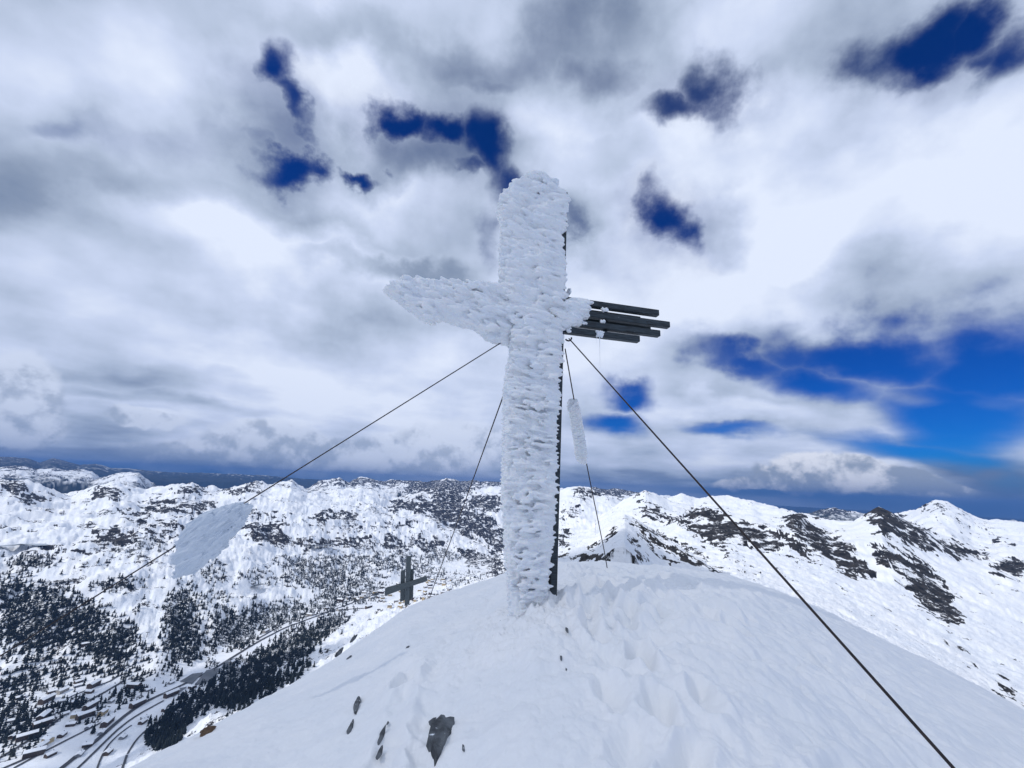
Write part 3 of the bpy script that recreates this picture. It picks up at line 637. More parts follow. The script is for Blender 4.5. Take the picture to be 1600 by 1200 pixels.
def patch(name, pts, mat, lift):
    q = [on_ground(x, y) for x, y in pts]; q = [v for v in q if v is not None]; c = sum(q) / len(q); Vv = [c]; K = 3
    q = [c + (v - c) for v in q]; ring = []
    for k in range(len(q)):
        for s in range(K): ring.append(q[k] * (1 - s / K) + q[(k + 1) % len(q)] * s / K)
    for u in (.33, .66, 1.0): Vv += [c + (v - c) * u for v in ring]
    n = len(ring); Vv = [np.array([v[0], v[1], height(v[0], v[1]) + lift]) for v in Vv]
    if name == 'lake':
        z = max(v[2] for v in Vv) + .3; Vv = [np.array([v[0], v[1], z]) for v in Vv]
    Fc = [(0, 1 + k, 1 + (k + 1) % n) for k in range(n)]
    for u in range(2):
        for k in range(n):
            a, b = 1 + u * n + k, 1 + u * n + (k + 1) % n; Fc += [(a, a + n, b + n), (a, b + n, b)]
    tag(link(name, mesh_np(name, Vv, Fc), mat), kind='structure')
patch('car_park', [(303,1072),(322,1050),(345,1046),(330,1066)], m_lot, 2.0); patch('car_park', [(345,1046),(352,1034),(370,1030),(366,1044)], m_lot, 2.0)
patch('car_park', [(280,1068),(300,1054),(318,1052),(300,1070)], m_lot, 2.0); patch('car_park', [(255,1088),(275,1078),(292,1076),(272,1090)], m_lot, 2.0)
m_lake = simple_mat('dark_meltwater', (.05, .065, .085), (.08, .10, .12), .01, .25)
def ell(cx, cy, rx, ry): return [(cx + rx * math.cos(t), cy + ry * math.sin(t)) for t in np.linspace(0, 2 * math.pi, 13)[:-1]]
patch('lake', ell(498, 858, 25, 3.2), m_lake, 1.0); patch('lake', ell(403, 921, 13, 3.0), m_lake, 1.0); patch('lake', ell(30, 857, 45, 3.0), simple_mat('frozen_reservoir', (.28, .33, .38), (.40, .45, .50), .01, .6), 1.0)

# ------------------------------------------------------------------ the village
m_wall = [simple_mat('pale_render', (.30, .28, .26), (.42, .40, .37), .3, .8), simple_mat('dark_timber', (.045, .032, .026), (.09, .065, .05), .5, .8), simple_mat('grey_render', (.16, .17, .19), (.24, .25, .27), .3, .8), simple_mat('ochre_render', (.42, .32, .18), (.52, .42, .26), .3, .8)]
m_roofsnow = simple_mat('snow_on_roof', (.80, .84, .90), (.88, .90, .93), .2, .7)
m_glass = simple_mat('dark_window', (.015, .02, .03), (.03, .035, .045), .3, .2)
def box(x0, x1, y0, y1, z0, z1):
    v = [(x, y, z) for x in (x0, x1) for y in (y0, y1) for z in (z0, z1)]
    f = [(0, 1, 3, 2), (4, 6, 7, 5), (0, 4, 5, 1), (2, 3, 7, 6), (0, 2, 6, 4), (1, 5, 7, 3)]
    return v, f
def join(parts):
    V_, F_ = [], []
    for v, f in parts:
        o = len(V_); V_ += list(v); F_ += [tuple(i + o for i in q) for q in f]
    return V_, F_
def pmesh(name, parts):
    v, f = join(parts); me = bpy.data.meshes.new(name); me.from_pydata([tuple(map(float, q)) for q in v], [], f); me.update(); return me
def house_kind(L, Wd, Hh, mat):
    g = Hh + Wd * .22
    wv = [(-L/2, -Wd/2, -6), (L/2, -Wd/2, -6), (L/2, Wd/2, -6), (-L/2, Wd/2, -6), (-L/2, -Wd/2, Hh), (L/2, -Wd/2, Hh), (L/2, Wd/2, Hh), (-L/2, Wd/2, Hh), (-L/2, 0, g), (L/2, 0, g)]
    wf = [(0, 1, 5, 4), (2, 3, 7, 6), (1, 2, 6, 9, 5), (3, 0, 4, 8, 7), (0, 3, 2, 1)]
    e = 1.3; t = .9; s = (g - Hh) / (Wd / 2)
    def slab(sg):
        a = [(-L/2-e, sg*(Wd/2+e), Hh - s*e + .05), (L/2+e, sg*(Wd/2+e), Hh - s*e + .05), (L/2+e, 0, g + .05), (-L/2-e, 0, g + .05)]
        v = a + [(x, y, z + t) for x, y, z in a]
        return v, [(0, 1, 2, 3), (7, 6, 5, 4), (0, 4, 5, 1), (1, 5, 6, 2), (2, 6, 7, 3), (3, 7, 4, 0)]
    win = []
    for zf in np.arange(2.0, Hh - 1.0, 3.2):
        for x in np.arange(-L/2 + 2, L/2 - 2, 3.4):
            for sg in (-1, 1): win.append(box(x, x + 1.8, sg*Wd/2 - .12, sg*Wd/2 + .12, zf, zf + 1.5))
    ch = [box(L*.2, L*.2 + 1.6, -.8, .8, g - .5, g + 2.6)]
    wall = pmesh('wall', [(wv, wf)] + win); wall.materials.append(mat); wall.materials.append(m_glass)
    for q in wall.polygons[5:]: q.material_index = 1
    return [('wall', wall, None), ('roof', pmesh('roof', [slab(-1), slab(1)]), m_roofsnow), ('chimney', pmesh('chimney', ch), m_wall[2])]
KINDS = [house_kind(24, 15, 8.5, m_wall[1]), house_kind(34, 17, 12, m_wall[0]), house_kind(20, 14, 7, m_wall[2]), house_kind(46, 19, 15, m_wall[1]), house_kind(28, 16, 12, m_wall[3])]
for K in KINDS:
    for nm_, me, mt in K:
        if mt: me.materials.append(mt)
WORDS = ['small timber house with snowy gable roof', 'pale rendered house with snowy roof', 'small grey house with snowy gable roof', 'long timber hotel with snowy roof', 'ochre guest house with snowy roof']
def house(x, y, k, yaw, where, group, near_=True):
    p3 = on_ground(x, y)
    if p3 is None: return
    for q in HP:
        if np.linalg.norm(q - p3) < 19: return
    HP.append(p3)
    o = empty('house', (p3[0], p3[1], p3[2]), yaw); o.scale = (.7, .7, .7); tag(o, WORDS[k] + ' ' + where, 'house', group + ', ' + WORDS[k].split(' with')[0] + 's')
    for nm_, me, mt in KINDS[k]:
        c = bpy.data.objects.new(nm_, me); scene.collection.objects.link(c); c.parent = o
HP = []
for ri, (X_, Y_, T) in enumerate(RD_[:5]):
    for i in range(2, len(X_) - 2, 2 if ri else 3):
        for sg in (-1, 1):
            if rs.uniform() < (.62 if ri == 0 else .3): continue
            off = sg * rs.uniform(20, 60); x = X_[i] - T[i, 1] * off; y = Y_[i] + T[i, 0] * off
            z = height(x, y); px_, py_ = project(np.array([[x, y, z]])); px_, py_ = px_[0], py_[0]
            if not (-10 < px_ < 560 and 930 < py_ < 1215): continue
            k = int(rs.choice(5, p=[.36, .14, .24, .18, .08]))
            house(px_, py_, k, math.atan2(T[i, 1], T[i, 0]) + rs.choice([0, 0, math.pi / 2]) + rs.uniform(-.15, .15), 'beside the valley road', 'houses along the valley roads')
for x, y, k in ((150,1080,0),(175,1097,1),(132,1122,3),(105,1140,3),(65,1135,3),(40,1157,3),(65,1162,0),(52,1182,3),(82,1187,0),(140,1177,0),(100,1120,2),(120,1075,2),(132,1010,0),(225,1125,2),(30,1095,0),(80,1085,0),(95,1100,2),(15,1130,2)):
    house(x, y, k, .9 + rs.uniform(-.3, .3), 'on the terraces left of the main valley road', 'houses on the valley terraces')
for _ in range(150):
    x = rs.uniform(555, 705); y = rs.uniform(905, 955)
    if abs(y - (948 - (x - 560) * .22)) > 22: continue
    house(x, y, int(rs.choice(5, p=[.2, .3, .1, .1, .3])), rs.uniform(0, 3.1), 'in the sunlit village beyond the small cross', 'houses of the sunlit village')

# ski lift
m_steel = simple_mat('galvanised_steel', (.10, .11, .12), (.18, .19, .20), 2., .4, .6)
py_me = pmesh('lift_pylon', [box(-.6, .6, -.6, .6, -2, 16), box(-4.5, 4.5, -.5, .5, 15.2, 16.6), box(-4.6, -3.2, -1.5, 1.5, 14.6, 15.1), box(3.2, 4.6, -1.5, 1.5, 14.6, 15.1)]); py_me.materials.append(m_steel)
for x, y in ((200, 1003), (197, 992), (190, 984), (221, 1028), (228, 1000), (272, 1062), (268, 1052)):
    p3 = on_ground(x, y)
    if p3 is not None:
        o = bpy.data.objects.new('lift_pylon', py_me); scene.collection.objects.link(o); o.location = p3; o.rotation_euler = (0, 0, .5)
        tag(o, 'tiny T-shaped ski lift pylon standing on the white ski run', 'lift pylon', 'ski lift pylons on the run')
# ------------------------------------------------------------------ the summit cross
TH = math.radians(12.0)
CU = np.array([math.cos(TH), math.sin(TH), 0]); CN = np.array([math.sin(TH), -math.cos(TH), 0]); CZ = np.array([0, 0, 1.0])
CR = np.stack([CU, CN, CZ], 1)
BASE[2] = float(dome_base(BASE[0:1], BASE[1:2])[0])
def uz(x, y, n=0.1):
    d = ray(x, y); t = ((BASE + CN * n - EYE) @ CN) / (d @ CN); q = EYE + d * t - BASE
    return q @ CU, q[2]
def cross_world(u, n, z): return BASE + CU * u + CN * n + CZ * z
m_ice, N, p = new_mat('rime_ice')
co = N.n('ShaderNodeTexCoord').outputs['Object']
n1 = N.noise(co, 5, 4, .6); n2 = N.noise(co, 55, 6, .7); n3 = N.noise(N.v('MULTIPLY', co, (.5, 1, 2.2)), 26, 5, .65)
N.l(N.mix(N.smooth(n1.outputs[0], .35, .65), (.86, .89, .93), (.93, .94, .95)), p.inputs['Base Color'])
p.inputs['Roughness'].default_value = .5; p.inputs['Specular IOR Level'].default_value = .4
p.inputs['Subsurface Weight'].default_value = .25; p.inputs['Subsurface Radius'].default_value = (.6, .8, 1.0); p.inputs['Subsurface Scale'].default_value = .012
b = N.n('ShaderNodeBump'); b.inputs['Strength'].default_value = .8; b.inputs['Distance'].default_value = .012
N.l(N.m('ADD', N.m('MULTIPLY', n2.outputs[0], .5), n3.outputs[0]), b.inputs['Height']); N.l(b.outputs[0], p.inputs['Normal'])
m_beam, N, p = new_mat('dark_weathered_beam')
co = N.n('ShaderNodeTexCoord').outputs['Object']; g1 = N.noise(N.v('MULTIPLY', co, (2, 8, 20)), 3.0, 6, .6); g2 = N.noise(co, 22., 7, .65); gu = N.xyz(N.n('ShaderNodeNewGeometry').outputs['Normal'])[2]
c = N.mix(N.smooth(g1.outputs[0], .35, .65), (.006, .012, .018), (.030, .046, .058))
N.l(N.mix(N.smooth(N.m('ADD', g2.outputs[0], N.m('MULTIPLY', gu, .12)), .66, .74), c, (.55, .62, .70)), p.inputs['Base Color']); p.inputs['Roughness'].default_value = .55
b = N.n('ShaderNodeBump'); b.inputs['Strength'].default_value = .5; b.inputs['Distance'].default_value = .004; N.l(g1.outputs[0], b.inputs['Height']); N.l(b.outputs[0], p.inputs['Normal'])
m_rope = simple_mat('steel_cable', (.02, .016, .018), (.04, .03, .03), 40., .5, .5)

m_wing = simple_mat('shaded_rime_ice', (.60, .67, .75), (.66, .72, .79), 6., .45, 0, .5, 45.)  # rime in a greyer tone, the wing's shade put into its colour
def in_poly(poly, x, y):
    c = np.zeros(len(x), bool); n = len(poly)
    for i in range(n):
        x0, y0 = poly[i]; x1, y1 = poly[(i + 1) % n]
        if y0 == y1: continue
        m = ((y0 > y) != (y1 > y)) & (x < (x1 - x0) * (y - y0) / (y1 - y0) + x0); c ^= m
    return c
def edge_dist(poly, x, y):
    d = np.full(len(x), 1e9); nx = np.zeros(len(x)); ny = np.zeros(len(x)); n = len(poly)
    for i in range(n):
        a = np.array(poly[i]); b_ = np.array(poly[(i + 1) % n]); ab = b_ - a; L2 = ab @ ab + 1e-12
        t = np.clip(((x - a[0]) * ab[0] + (y - a[1]) * ab[1]) / L2, 0, 1); qx = a[0] + t * ab[0]; qy = a[1] + t * ab[1]
        dd = np.hypot(x - qx, y - qy); m = dd < d; d = np.where(m, dd, d); nx = np.where(m, qx - x, nx); ny = np.where(m, qy - y, ny)
    return d, nx, ny
def rime(name, poly, depth, n_surf, size, tilt, frame, parent, voxel=.008, edge=.10, back=-.03, seed=1, grow=(0, 0), taper=None, fine=1.0, mat=None):
    """rime crust over an outline poly (list of (u, z)): a core of overlapping balls, then many elongated feathers on its face, fused by a voxel remesh
       size(u, z) -> (length, height) of a feather, tilt(u, z) -> angle of its long axis; frame = (origin, U, N, Z)"""
    r = np.random.RandomState(seed); P_ = np.array(poly); lo, hi = P_.min(0), P_.max(0)
    O, U_, N_, Z_ = frame; C, S, Rm = [], [], []
    def dep(x, y, d):
        q = np.clip(d / edge, 0, 1); D = depth * np.sqrt(q * (2 - q)) 
        return D * (taper(x, y) if taper else 1.0)
    # core
    g = .035 * fine
    gx, gy = np.meshgrid(np.arange(lo[0], hi[0], g), np.arange(lo[1], hi[1], g)); gx = gx.ravel(); gy = gy.ravel()
    m = in_poly(P_, gx, gy); gx, gy = gx[m], gy[m]; d, _, _ = edge_dist(P_, gx, gy)
    for x, y, dd in zip(gx, gy, d):
        D = float(dep(np.array([x]), np.array([y]), np.array([dd]))[0]); rr = min(.045 * fine, max(.012, dd * .95))
        k = max(1, int((D - back) / (rr * 1.1)))
        for t in np.linspace(back + rr, max(back + rr, D - rr * 1.1), k): C.append((x, t, y)); S.append((rr, rr, rr)); Rm.append(np.eye(3))
    # feathers
    A = (hi - lo).prod(); npts = int(A * n_surf); x = r.uniform(lo[0], hi[0], npts); y = r.uniform(lo[1], hi[1], npts)
    m = in_poly(P_, x, y); x, y = x[m], y[m]; d, nx, ny = edge_dist(P_, x, y); D = dep(x, y, d)
    mod = fbm(x * 3.2, y * 8.0, 3, .5, seed)            # larger steps and ledges
    for i in range(len(x)):
        L, h = size(x[i], y[i]); s = r.uniform(.6, 1.35); L *= s; h *= s * r.uniform(.8, 1.2)
        L = min(L, d[i] * 1.1 + .35 * L); h = min(h, d[i] * .9 + .4 * h)
        a = tilt(x[i], y[i]) + r.normal(0, .14); b_ = (-.28 + r.normal(0, .2)) * fine ** 1.5; ca, sa = math.cos(a), math.sin(a)
        e1 = np.array([ca * math.cos(b_), math.sin(b_), sa * math.cos(b_)]); e3 = np.array([-sa, 0, ca]); e2 = np.cross(e3, e1)
        dz = max(back + .01, D[i] + .058 * mod[i] * fine ** 2 + r.uniform(-.02, .02) * fine)
        C.append((x[i] + grow[0] * r.uniform(0, 1), dz, y[i] + grow[1] * r.uniform(0, 1))); S.append((L, h * r.uniform(1.1, 1.8), h)); Rm.append(np.stack([e1, e2, e3], 1))
    # a ragged rim
    per = []; n = len(P_)
    for i in range(n):
        a = P_[i]; b2 = P_[(i + 1) % n]; ln = np.linalg.norm(b2 - a)
        for t in np.arange(0, 1, .018 / max(ln, .018)): per.append(a + (b2 - a) * t)
    for q in per:
        L, h = size(q[0], q[1]); s = r.uniform(.35, .75); a = tilt(q[0], q[1]) + r.normal(0, .3); ca, sa = math.cos(a), math.sin(a)
        for _ in range(2):
            e1 = np.array([ca, 0, sa]); e3 = np.array([-sa, 0, ca]); e2 = np.cross(e3, e1)
            C.append((q[0], r.uniform(back + .01, depth * .45), q[1])); S.append((L * s * .55, h * .8, h * s)); Rm.append(np.stack([e1, e2, e3], 1))
    C = np.array(C); S = np.array(S); Rm = np.array(Rm)
    M = np.stack([U_, N_, Z_], 1); C = C @ M.T + O; Rm = np.einsum('ij,njk->nik', M, Rm)
    me = blobs_mesh(name, C, S, Rm, ICO2 if len(C) < 9000 else ICO2, .10, True, r)
    o = link(name, me, mat or m_ice, parent)
    md = o.modifiers.new('fuse', 'REMESH'); md.mode = 'VOXEL'; md.voxel_size = voxel; md.use_smooth_shade = True
    tx = bpy.data.textures.new('frost', 'CLOUDS'); tx.noise_scale = .035; tx.noise_depth = 3
    ds = o.modifiers.new('frost', 'DISPLACE'); ds.texture = tx; ds.strength = .010; ds.mid_level = .5; ds.texture_coords = 'LOCAL'
    return o

cross = empty('summit_cross', tuple(BASE))
tag(cross, 'tall summit cross crusted in white rime ice, dark beams bare on its right arm', 'summit cross')
LOC = (np.zeros(3), CU, CN, CZ)                      # children live in the empty's frame
px_pole = [(784,314),(781,325),(787,345),(785,380),(786,420),(784,450),(786,490),(800,520),(801,545),(795,575),(790,610),(789,660),(788,720),(787,770),(791,820),(792,870),(797,920),(800,990),
           (858,990),(857,905),(864,850),(867,780),(869,700),(873,600),(876,540),(879,470),(879,420),(880,392),(874,388),(873,366),(879,360),(881,340),(883,306),(876,299),(868,296),(866,282),(852,277),(835,275),(822,279),(812,284),(804,293),(792,303)]
pole = [uz(x, y, .08) for x, y in px_pole]
ztop = max(q[1] for q in pole)
def psize(u, z):
    t = sstep(np.array([z]), 1.6, 3.4)[0]
    return .072 + .040 * t, .0145 + .0115 * t
rime('rime_ice', pole, .16, 680, psize, lambda u, z: .06 * math.sin(z * 3.1 + u * 4) - .05, LOC, cross, .0068, .13, -.05, 3)
arm_l = [uz(x, y, .08) for x, y in [(800,452),(783,447),(740,443),(690,437),(655,433),(632,434),(621,439),(616,446),(600,451),(606,457),(622,466),(640,481),(657,495),(672,502),(694,496),(720,505),(745,512),(757,520),(775,518),(800,515)]]
rime('rime_ice', arm_l, .14, 640, lambda u, z: (.080, .020), lambda u, z: -.22, LOC, cross, .0068, .09, -.04, 5)
low_l = [uz(x, y, -.02) for x, y in [(800,508),(772,512),(752,520),(757,530),(770,536),(785,539),(800,541)]]
rime('rime_ice', low_l, .05, 1200, lambda u, z: (.05, .018), lambda u, z: .45, LOC, cross, .0085, .06, -.03, 6)
arm_r = [uz(x, y, .10) for x, y in [(868,472),(885,467),(905,464),(922,468),(926,471),(918,477),(924,483),(915,487),(922,492),(908,497),(917,503),(895,507),(880,513),(868,512)]]
rime('rime_ice', arm_r, .16, 800, lambda u, z: (.10, .019), lambda u, z: .05 + (z - arm_r[0][1]) * .8, LOC, cross, .0068, .10, -.02, 7)

def obox(u0, u1, n0, n1, z0, z1, bev=.004, name='beam', mat=None, parent=None):
    me = bpy.data.meshes.new(name); bm = bmesh.new()
    vs_ = {}
    for i, u in enumerate((u0, u1)):
        for j, n in enumerate((n0, n1)):
            for k, z in enumerate((z0, z1)): vs_[i, j, k] = bm.verts.new(Vector(CU * u + CN * n + CZ * z))
    for q in (((0,0,0),(0,0,1),(0,1,1),(0,1,0)), ((1,0,0),(1,1,0),(1,1,1),(1,0,1)), ((0,0,0),(0,1,0),(1,1,0),(1,0,0)), ((0,0,1),(1,0,1),(1,1,1),(0,1,1)), ((0,0,0),(1,0,0),(1,0,1),(0,0,1)), ((0,1,0),(0,1,1),(1,1,1),(1,1,0))):
        bm.faces.new([vs_[c] for c in q])
    bmesh.ops.recalc_face_normals(bm, faces=bm.faces)
    if bev: bmesh.ops.bevel(bm, geom=list(bm.edges), offset=bev, segments=2, affect='EDGES')
    bm.to_mesh(me); bm.free()
    return link(name, me, mat or m_beam, parent)
# right arm: four staggered square beams in front, two behind
uL = -0.02
S_ = .074
for (x, y, nf) in ((1030, 484, .05), (1047, 502.5, .05), (1032, 516.0, .05), (1000, 524.5, .05)):
    u, z = uz(x, y, nf); obox(uL - (.9 if y < 500 else .5), u, nf - S_, nf, z - S_, z, parent=cross)
for (x, y, nf) in ((1001, 494.5, -.10), (1017, 509.5, -.10)):
    u, z = uz(x, y, nf); obox(uL - .4, u, nf - S_, nf, z - S_, z, parent=cross)
u, z1 = uz(945, 476, -.03); _, z0 = uz(945, 530, -.03)
obox(u - .025, u + .025, -.045, -.018, z0, z1 + .02, name='clamp_plate', parent=cross)
# vertical beams inside the ice; the right one shows along the edge
def beam_edge(pts, n0, n1, w, name='beam'):
    """a beam whose right edge runs through photo points"""
    q = [uz(x, y, n1) for x, y in pts]; (u0, z0), (u1, z1) = q[0], q[-1]; me = bpy.data.meshes.new(name); bm = bmesh.new(); vv = []
    for u, z in ((u0, z0), (u1, z1)):
        vv.append([bm.verts.new(Vector(CU * a + CN * n + CZ * z)) for a, n in ((u - w, n0), (u, n0), (u, n1), (u - w, n1))])
    for k in range(4): bm.faces.new((vv[0][k], vv[0][(k + 1) % 4], vv[1][(k + 1) % 4], vv[1][k]))
    bm.faces.new(vv[0][::-1]); bm.faces.new(vv[1]); bmesh.ops.recalc_face_normals(bm, faces=bm.faces)
    bmesh.ops.bevel(bm, geom=list(bm.edges), offset=.004, segments=2, affect='EDGES'); bm.to_mesh(me); bm.free(); return link(name, me, m_beam, cross)
beam_edge([(869.0, 985), (887, 300)], -.04, .045, .07)
beam_edge([(852, 985), (872.5, 281)], -.13, -.06, .07)
beam_edge([(826, 985), (850, 300)], -.06, .03, .10)
# frost clumps on the bare beams, icicle, cable eye
def clump(x, y, n, rx, rz, k=9, seed=0):
    r = np.random.RandomState(seed); u, z = uz(x, y, n); C = [CU * (u + r.uniform(-rx, rx)) + CN * (n + r.uniform(-.015, .02)) + CZ * (z + r.uniform(-rz, rz)) for _ in range(k * 3)]
    C = np.array(C); S = r.uniform(.009, .02, (len(C), 3)); o = link('rime_ice', blobs_mesh('rime_ice', C, S, np.repeat(np.eye(3)[None], len(C), 0), ICO2, .2, True, r), m_ice, cross)
    md = o.modifiers.new('fuse', 'REMESH'); md.mode = 'VOXEL'; md.voxel_size = .005; md.use_smooth_shade = True
clump(945, 484, .055, .035, .016, 9, 1); clump(942, 502.5, .055, .025, .010, 6, 2); clump(937, 522, .055, .040, .030, 14, 3); clump(888, 516, .06, .02, .03, 8, 4); clump(889, 456, -.02, .012, .03, 8, 8)
def tube(pts, rad, seg=8, name='tube', mat=None, parent=None, origin=np.zeros(3), smooth=True):
    pts = [np.array(p_) - origin for p_ in pts]; V_, F_ = [], []
    for i, p_ in enumerate(pts):
        d = pts[min(i + 1, len(pts) - 1)] - pts[max(i - 1, 0)]; d = d / np.linalg.norm(d); a = np.cross(d, [0.3, .2, 1.0] if abs(d[2]) < .9 else [1.0, 0, 0]); a /= np.linalg.norm(a); b2 = np.cross(d, a)
        rr = rad[i] if hasattr(rad, '__len__') else rad
        for k in range(seg):
            t = 2 * math.pi * k / seg; V_.append(p_ + rr * (a * math.cos(t) + b2 * math.sin(t)))
    for i in range(len(pts) - 1):
        for k in range(seg): F_.append((i * seg + k, i * seg + (k + 1) % seg, (i + 1) * seg + (k + 1) % seg, (i + 1) * seg + k))
    me = bpy.data.meshes.new(name); me.from_pydata([tuple(map(float, v)) for v in V_], [], F_ + [tuple(range(seg))[::-1], tuple(range(len(V_) - seg, len(V_)))]); me.update()
    for q in me.polygons: q.use_smooth = smooth
    return link(name, me, mat, parent)
def icicle(x, y0, y1, r0, n=.06):
    u, za = uz(x, y0, n); _, zb = uz(x + .8, y1, n); tube([CU * u + CN * n + CZ * (za + (zb - za) * t) for t in (0, .08, .3, .6, 1)], [r0, r0 * .5, r0 * .28, r0 * .2, .001], 7, 'icicle', m_ice, cross)
icicle(937, 524, 576, .009); icicle(932, 524, 536, .006)
ring = [(u_, z_) for u_, z_ in [(math.cos(t), math.sin(t)) for t in np.linspace(-2.6, .3, 14)]]
u, z = uz(888, 528, .02); tube([CU * (u + .038 * a) + CN * .02 + CZ * (z + .035 * b2) for a, b2 in ring], .009, 8, 'cable_eye', m_rope, cross)

# ------------------------------------------------------------------ guy wires
def on_ray(x, y, dist_f): d = ray(x, y); return EYE + d * (dist_f / (d @ _f))          # point seen at (x, y), at a depth along the view axis
depthX = (BASE - EYE) @ _f
def att(x, y, n=.02): u, z = uz(x, y, n); return cross_world(u, n, z)
def wire(a, b_, sag, rad, label, name='guy_wire', npt=30):
    pts = [a + (b_ - a) * t - np.array([0, 0, sag * 4 * t * (1 - t)]) for t in np.linspace(0, 1, npt)]
    o = empty(name, tuple(b_)); tag(o, label, 'guy wire', 'guy wires bracing the summit cross'); tube(pts, rad, 8, 'cable', m_rope, o, b_); return o, pts
# anchors: where the line of sight comes to the snow
def snow_at(x, y): q = dome_hit(x, y); return q
A0 = att(806, 521, .03); 
A1 = on_ray(-70, 1069, 3.1); wA, pA = wire(A0, A1 + (A1 - A0) * .35, 0, .0058, 'dark guy wire on the left with a big wing of rime ice on it')
B0 = att(889, 529, .03); B1 = on_ray(1495, 1206, 1.55); B2 = B1 + (B1 - B0) * .2
wB, pB = wire(B0, B2, 0, .0066, 'bare dark guy wire running down to the lower right corner')
C0 = att(792, 603, -.10); C1 = on_ray(668, 942, 9.6); wC, _ = wire(C0, C1, .02, .0072, 'thin guy wire behind the pole slanting down towards the small cross')
D0 = att(883, 545, -.06); D2 = dome_hit(949, 889)
wD = empty('guy_wire', tuple(D2)); tag(wD, 'thin guy wire just right of the pole wearing a long sleeve of ice', 'guy wire', 'guy wires bracing the summit cross')
dp0 = (D0 - EYE) @ _f; dp1 = (D2 - EYE) @ _f
def dpt(x, y, t): return on_ray(x, y, 1 / ((1 - t) / dp0 + t / dp1))
Dp = [D0, dpt(897, 625, .25), dpt(916, 722, .52), dpt(926, 772, .67), dpt(944, 860, .93), D2]
tube(Dp, .0072, 8, 'cable', m_rope, wD, D2)
def plane_frame(P0, P1, ref):
    """frame facing the eye with U along P0 -> P1 and the plane through both"""
    U_ = P1 - P0; U_ = U_ / np.linalg.norm(U_); M_ = (P0 + P1) / 2; n = EYE - M_; n = n - (n @ U_) * U_; n /= np.linalg.norm(n); return M_, U_, n, np.cross(U_, n)
def wire_pt(pa, pb, x, y):
    best = min((pa + (pb - pa) * t for t in np.linspace(0, 1, 2000)), key=lambda q: (lambda r_: (r_[0][0] - x) ** 2 + (r_[1][0] - y) ** 2)(project(q[None])))
    return best
# the wing of rime on the left wire
Pa = wire_pt(A0, pA[-1], 392, 787); Pb = wire_pt(A0, pA[-1], 276, 857)
M_, U_, N_, Z_ = plane_frame(Pb, Pa, None)
def pl(x, y): d = ray(x, y); t = ((M_ - EYE) @ N_) / (d @ N_); q = EYE + d * t - M_; return q @ U_, q @ Z_
wing = [pl(240 + x / 7.5, 760 + y / 7.5) for x, y in [(1100,205),(1148,245),(1045,455),(960,555),(870,640),(845,725),(800,735),(745,815),(692,855),(668,835),(600,910),(480,1022),(400,1020),(330,1040),(215,1055),(262,990),(300,905),(218,880),(255,780),(318,700),(262,672),(330,600),(318,560),(385,480),(410,430),(560,330),(700,280),(830,230),(990,205)]]
u_ = np.array([pl(392, 790)[0]]); 
tl = math.atan2(pl(260, 890)[1] - pl(390, 790)[1], pl(260, 890)[0] - pl(390, 790)[0])
rime('rime_ice', wing, .030, 2600, lambda u, z: (.09, .007), lambda u, z: tl, (M_ - pA[-1], U_, N_, Z_), wA, .0055, .10, -.022, 9, fine=.55, mat=m_wing)
Pa, Pb = Dp[1], Dp[2]; M_, U_, N_, Z_ = plane_frame(Pb, Pa, None)
sl_ = [pl(840 + x / 4, 600 + y / 4) for x, y in [(225,95),(248,105),(262,150),(272,210),(282,270),(292,330),(302,400),(306,450),(304,492),(285,490),(262,480),(240,455),(232,410),(226,350),(216,290),(205,220),(197,170),(186,150),(187,120),(200,100)]]
rime('rime_ice', sl_, .05, 2500, lambda u, z: (.035, .012), lambda u, z: 1.2, (M_ - D2, U_, N_, Z_), wD, .007, .05, -.04, 10, fine=.6)

# ------------------------------------------------------------------ small wooden cross at the edge of the snow
Q = dome_hit(634, 947); dq = (Q - EYE) @ _f
sm = empty('memorial_cross', tuple(Q)); tag(sm, 'small weathered wooden cross at the edge of the snow left of the summit cross', 'cross')
m_wood = simple_mat('weathered_dark_wood', (.055, .070, .078), (.12, .145, .155), 14., .8, 0, .5, 60., (6, 6, 1))
def sp(x, y, off=0.0): return on_ray(x, y, dq + off) - Q
def plank(pts, off0, off1, name):
    """outline traced at the cross's own distance, with real thickness"""
    a = [sp(x, y, off0) for x, y in pts]; b2 = [sp(x, y, off0) + _f * (off1 - off0) for x, y in pts]; n = len(pts)
    me = bpy.data.meshes.new(name); bm = bmesh.new(); va = [bm.verts.new(v) for v in a]; vb = [bm.verts.new(v) for v in b2]
    bm.faces.new(va); bm.faces.new(vb[::-1])
    for i in range(n): bm.faces.new((va[i], va[(i + 1) % n], vb[(i + 1) % n], vb[i]))
    bmesh.ops.recalc_face_normals(bm, faces=bm.faces); bmesh.ops.bevel(bm, geom=list(bm.edges), offset=.004, segments=1, affect='EDGES'); bm.to_mesh(me); bm.free(); link(name, me, m_wood, sm)
plank([(635,870),(642,869.5),(641,905),(639,944.5),(632,947),(633.5,905)], -.09, .0, 'post')
plank([(626,893),(632.5,891),(632,938),(625,941)], .01, .09, 'back_plank'); plank([(640,890),(646,890),(645,934),(640,938)], .01, .09, 'back_plank')
plank([(601.5,920),(605,918),(634,911),(666,900.5),(667.5,908),(640,917),(606,929.5),(601,931)], -.16, -.095, 'crossbar')

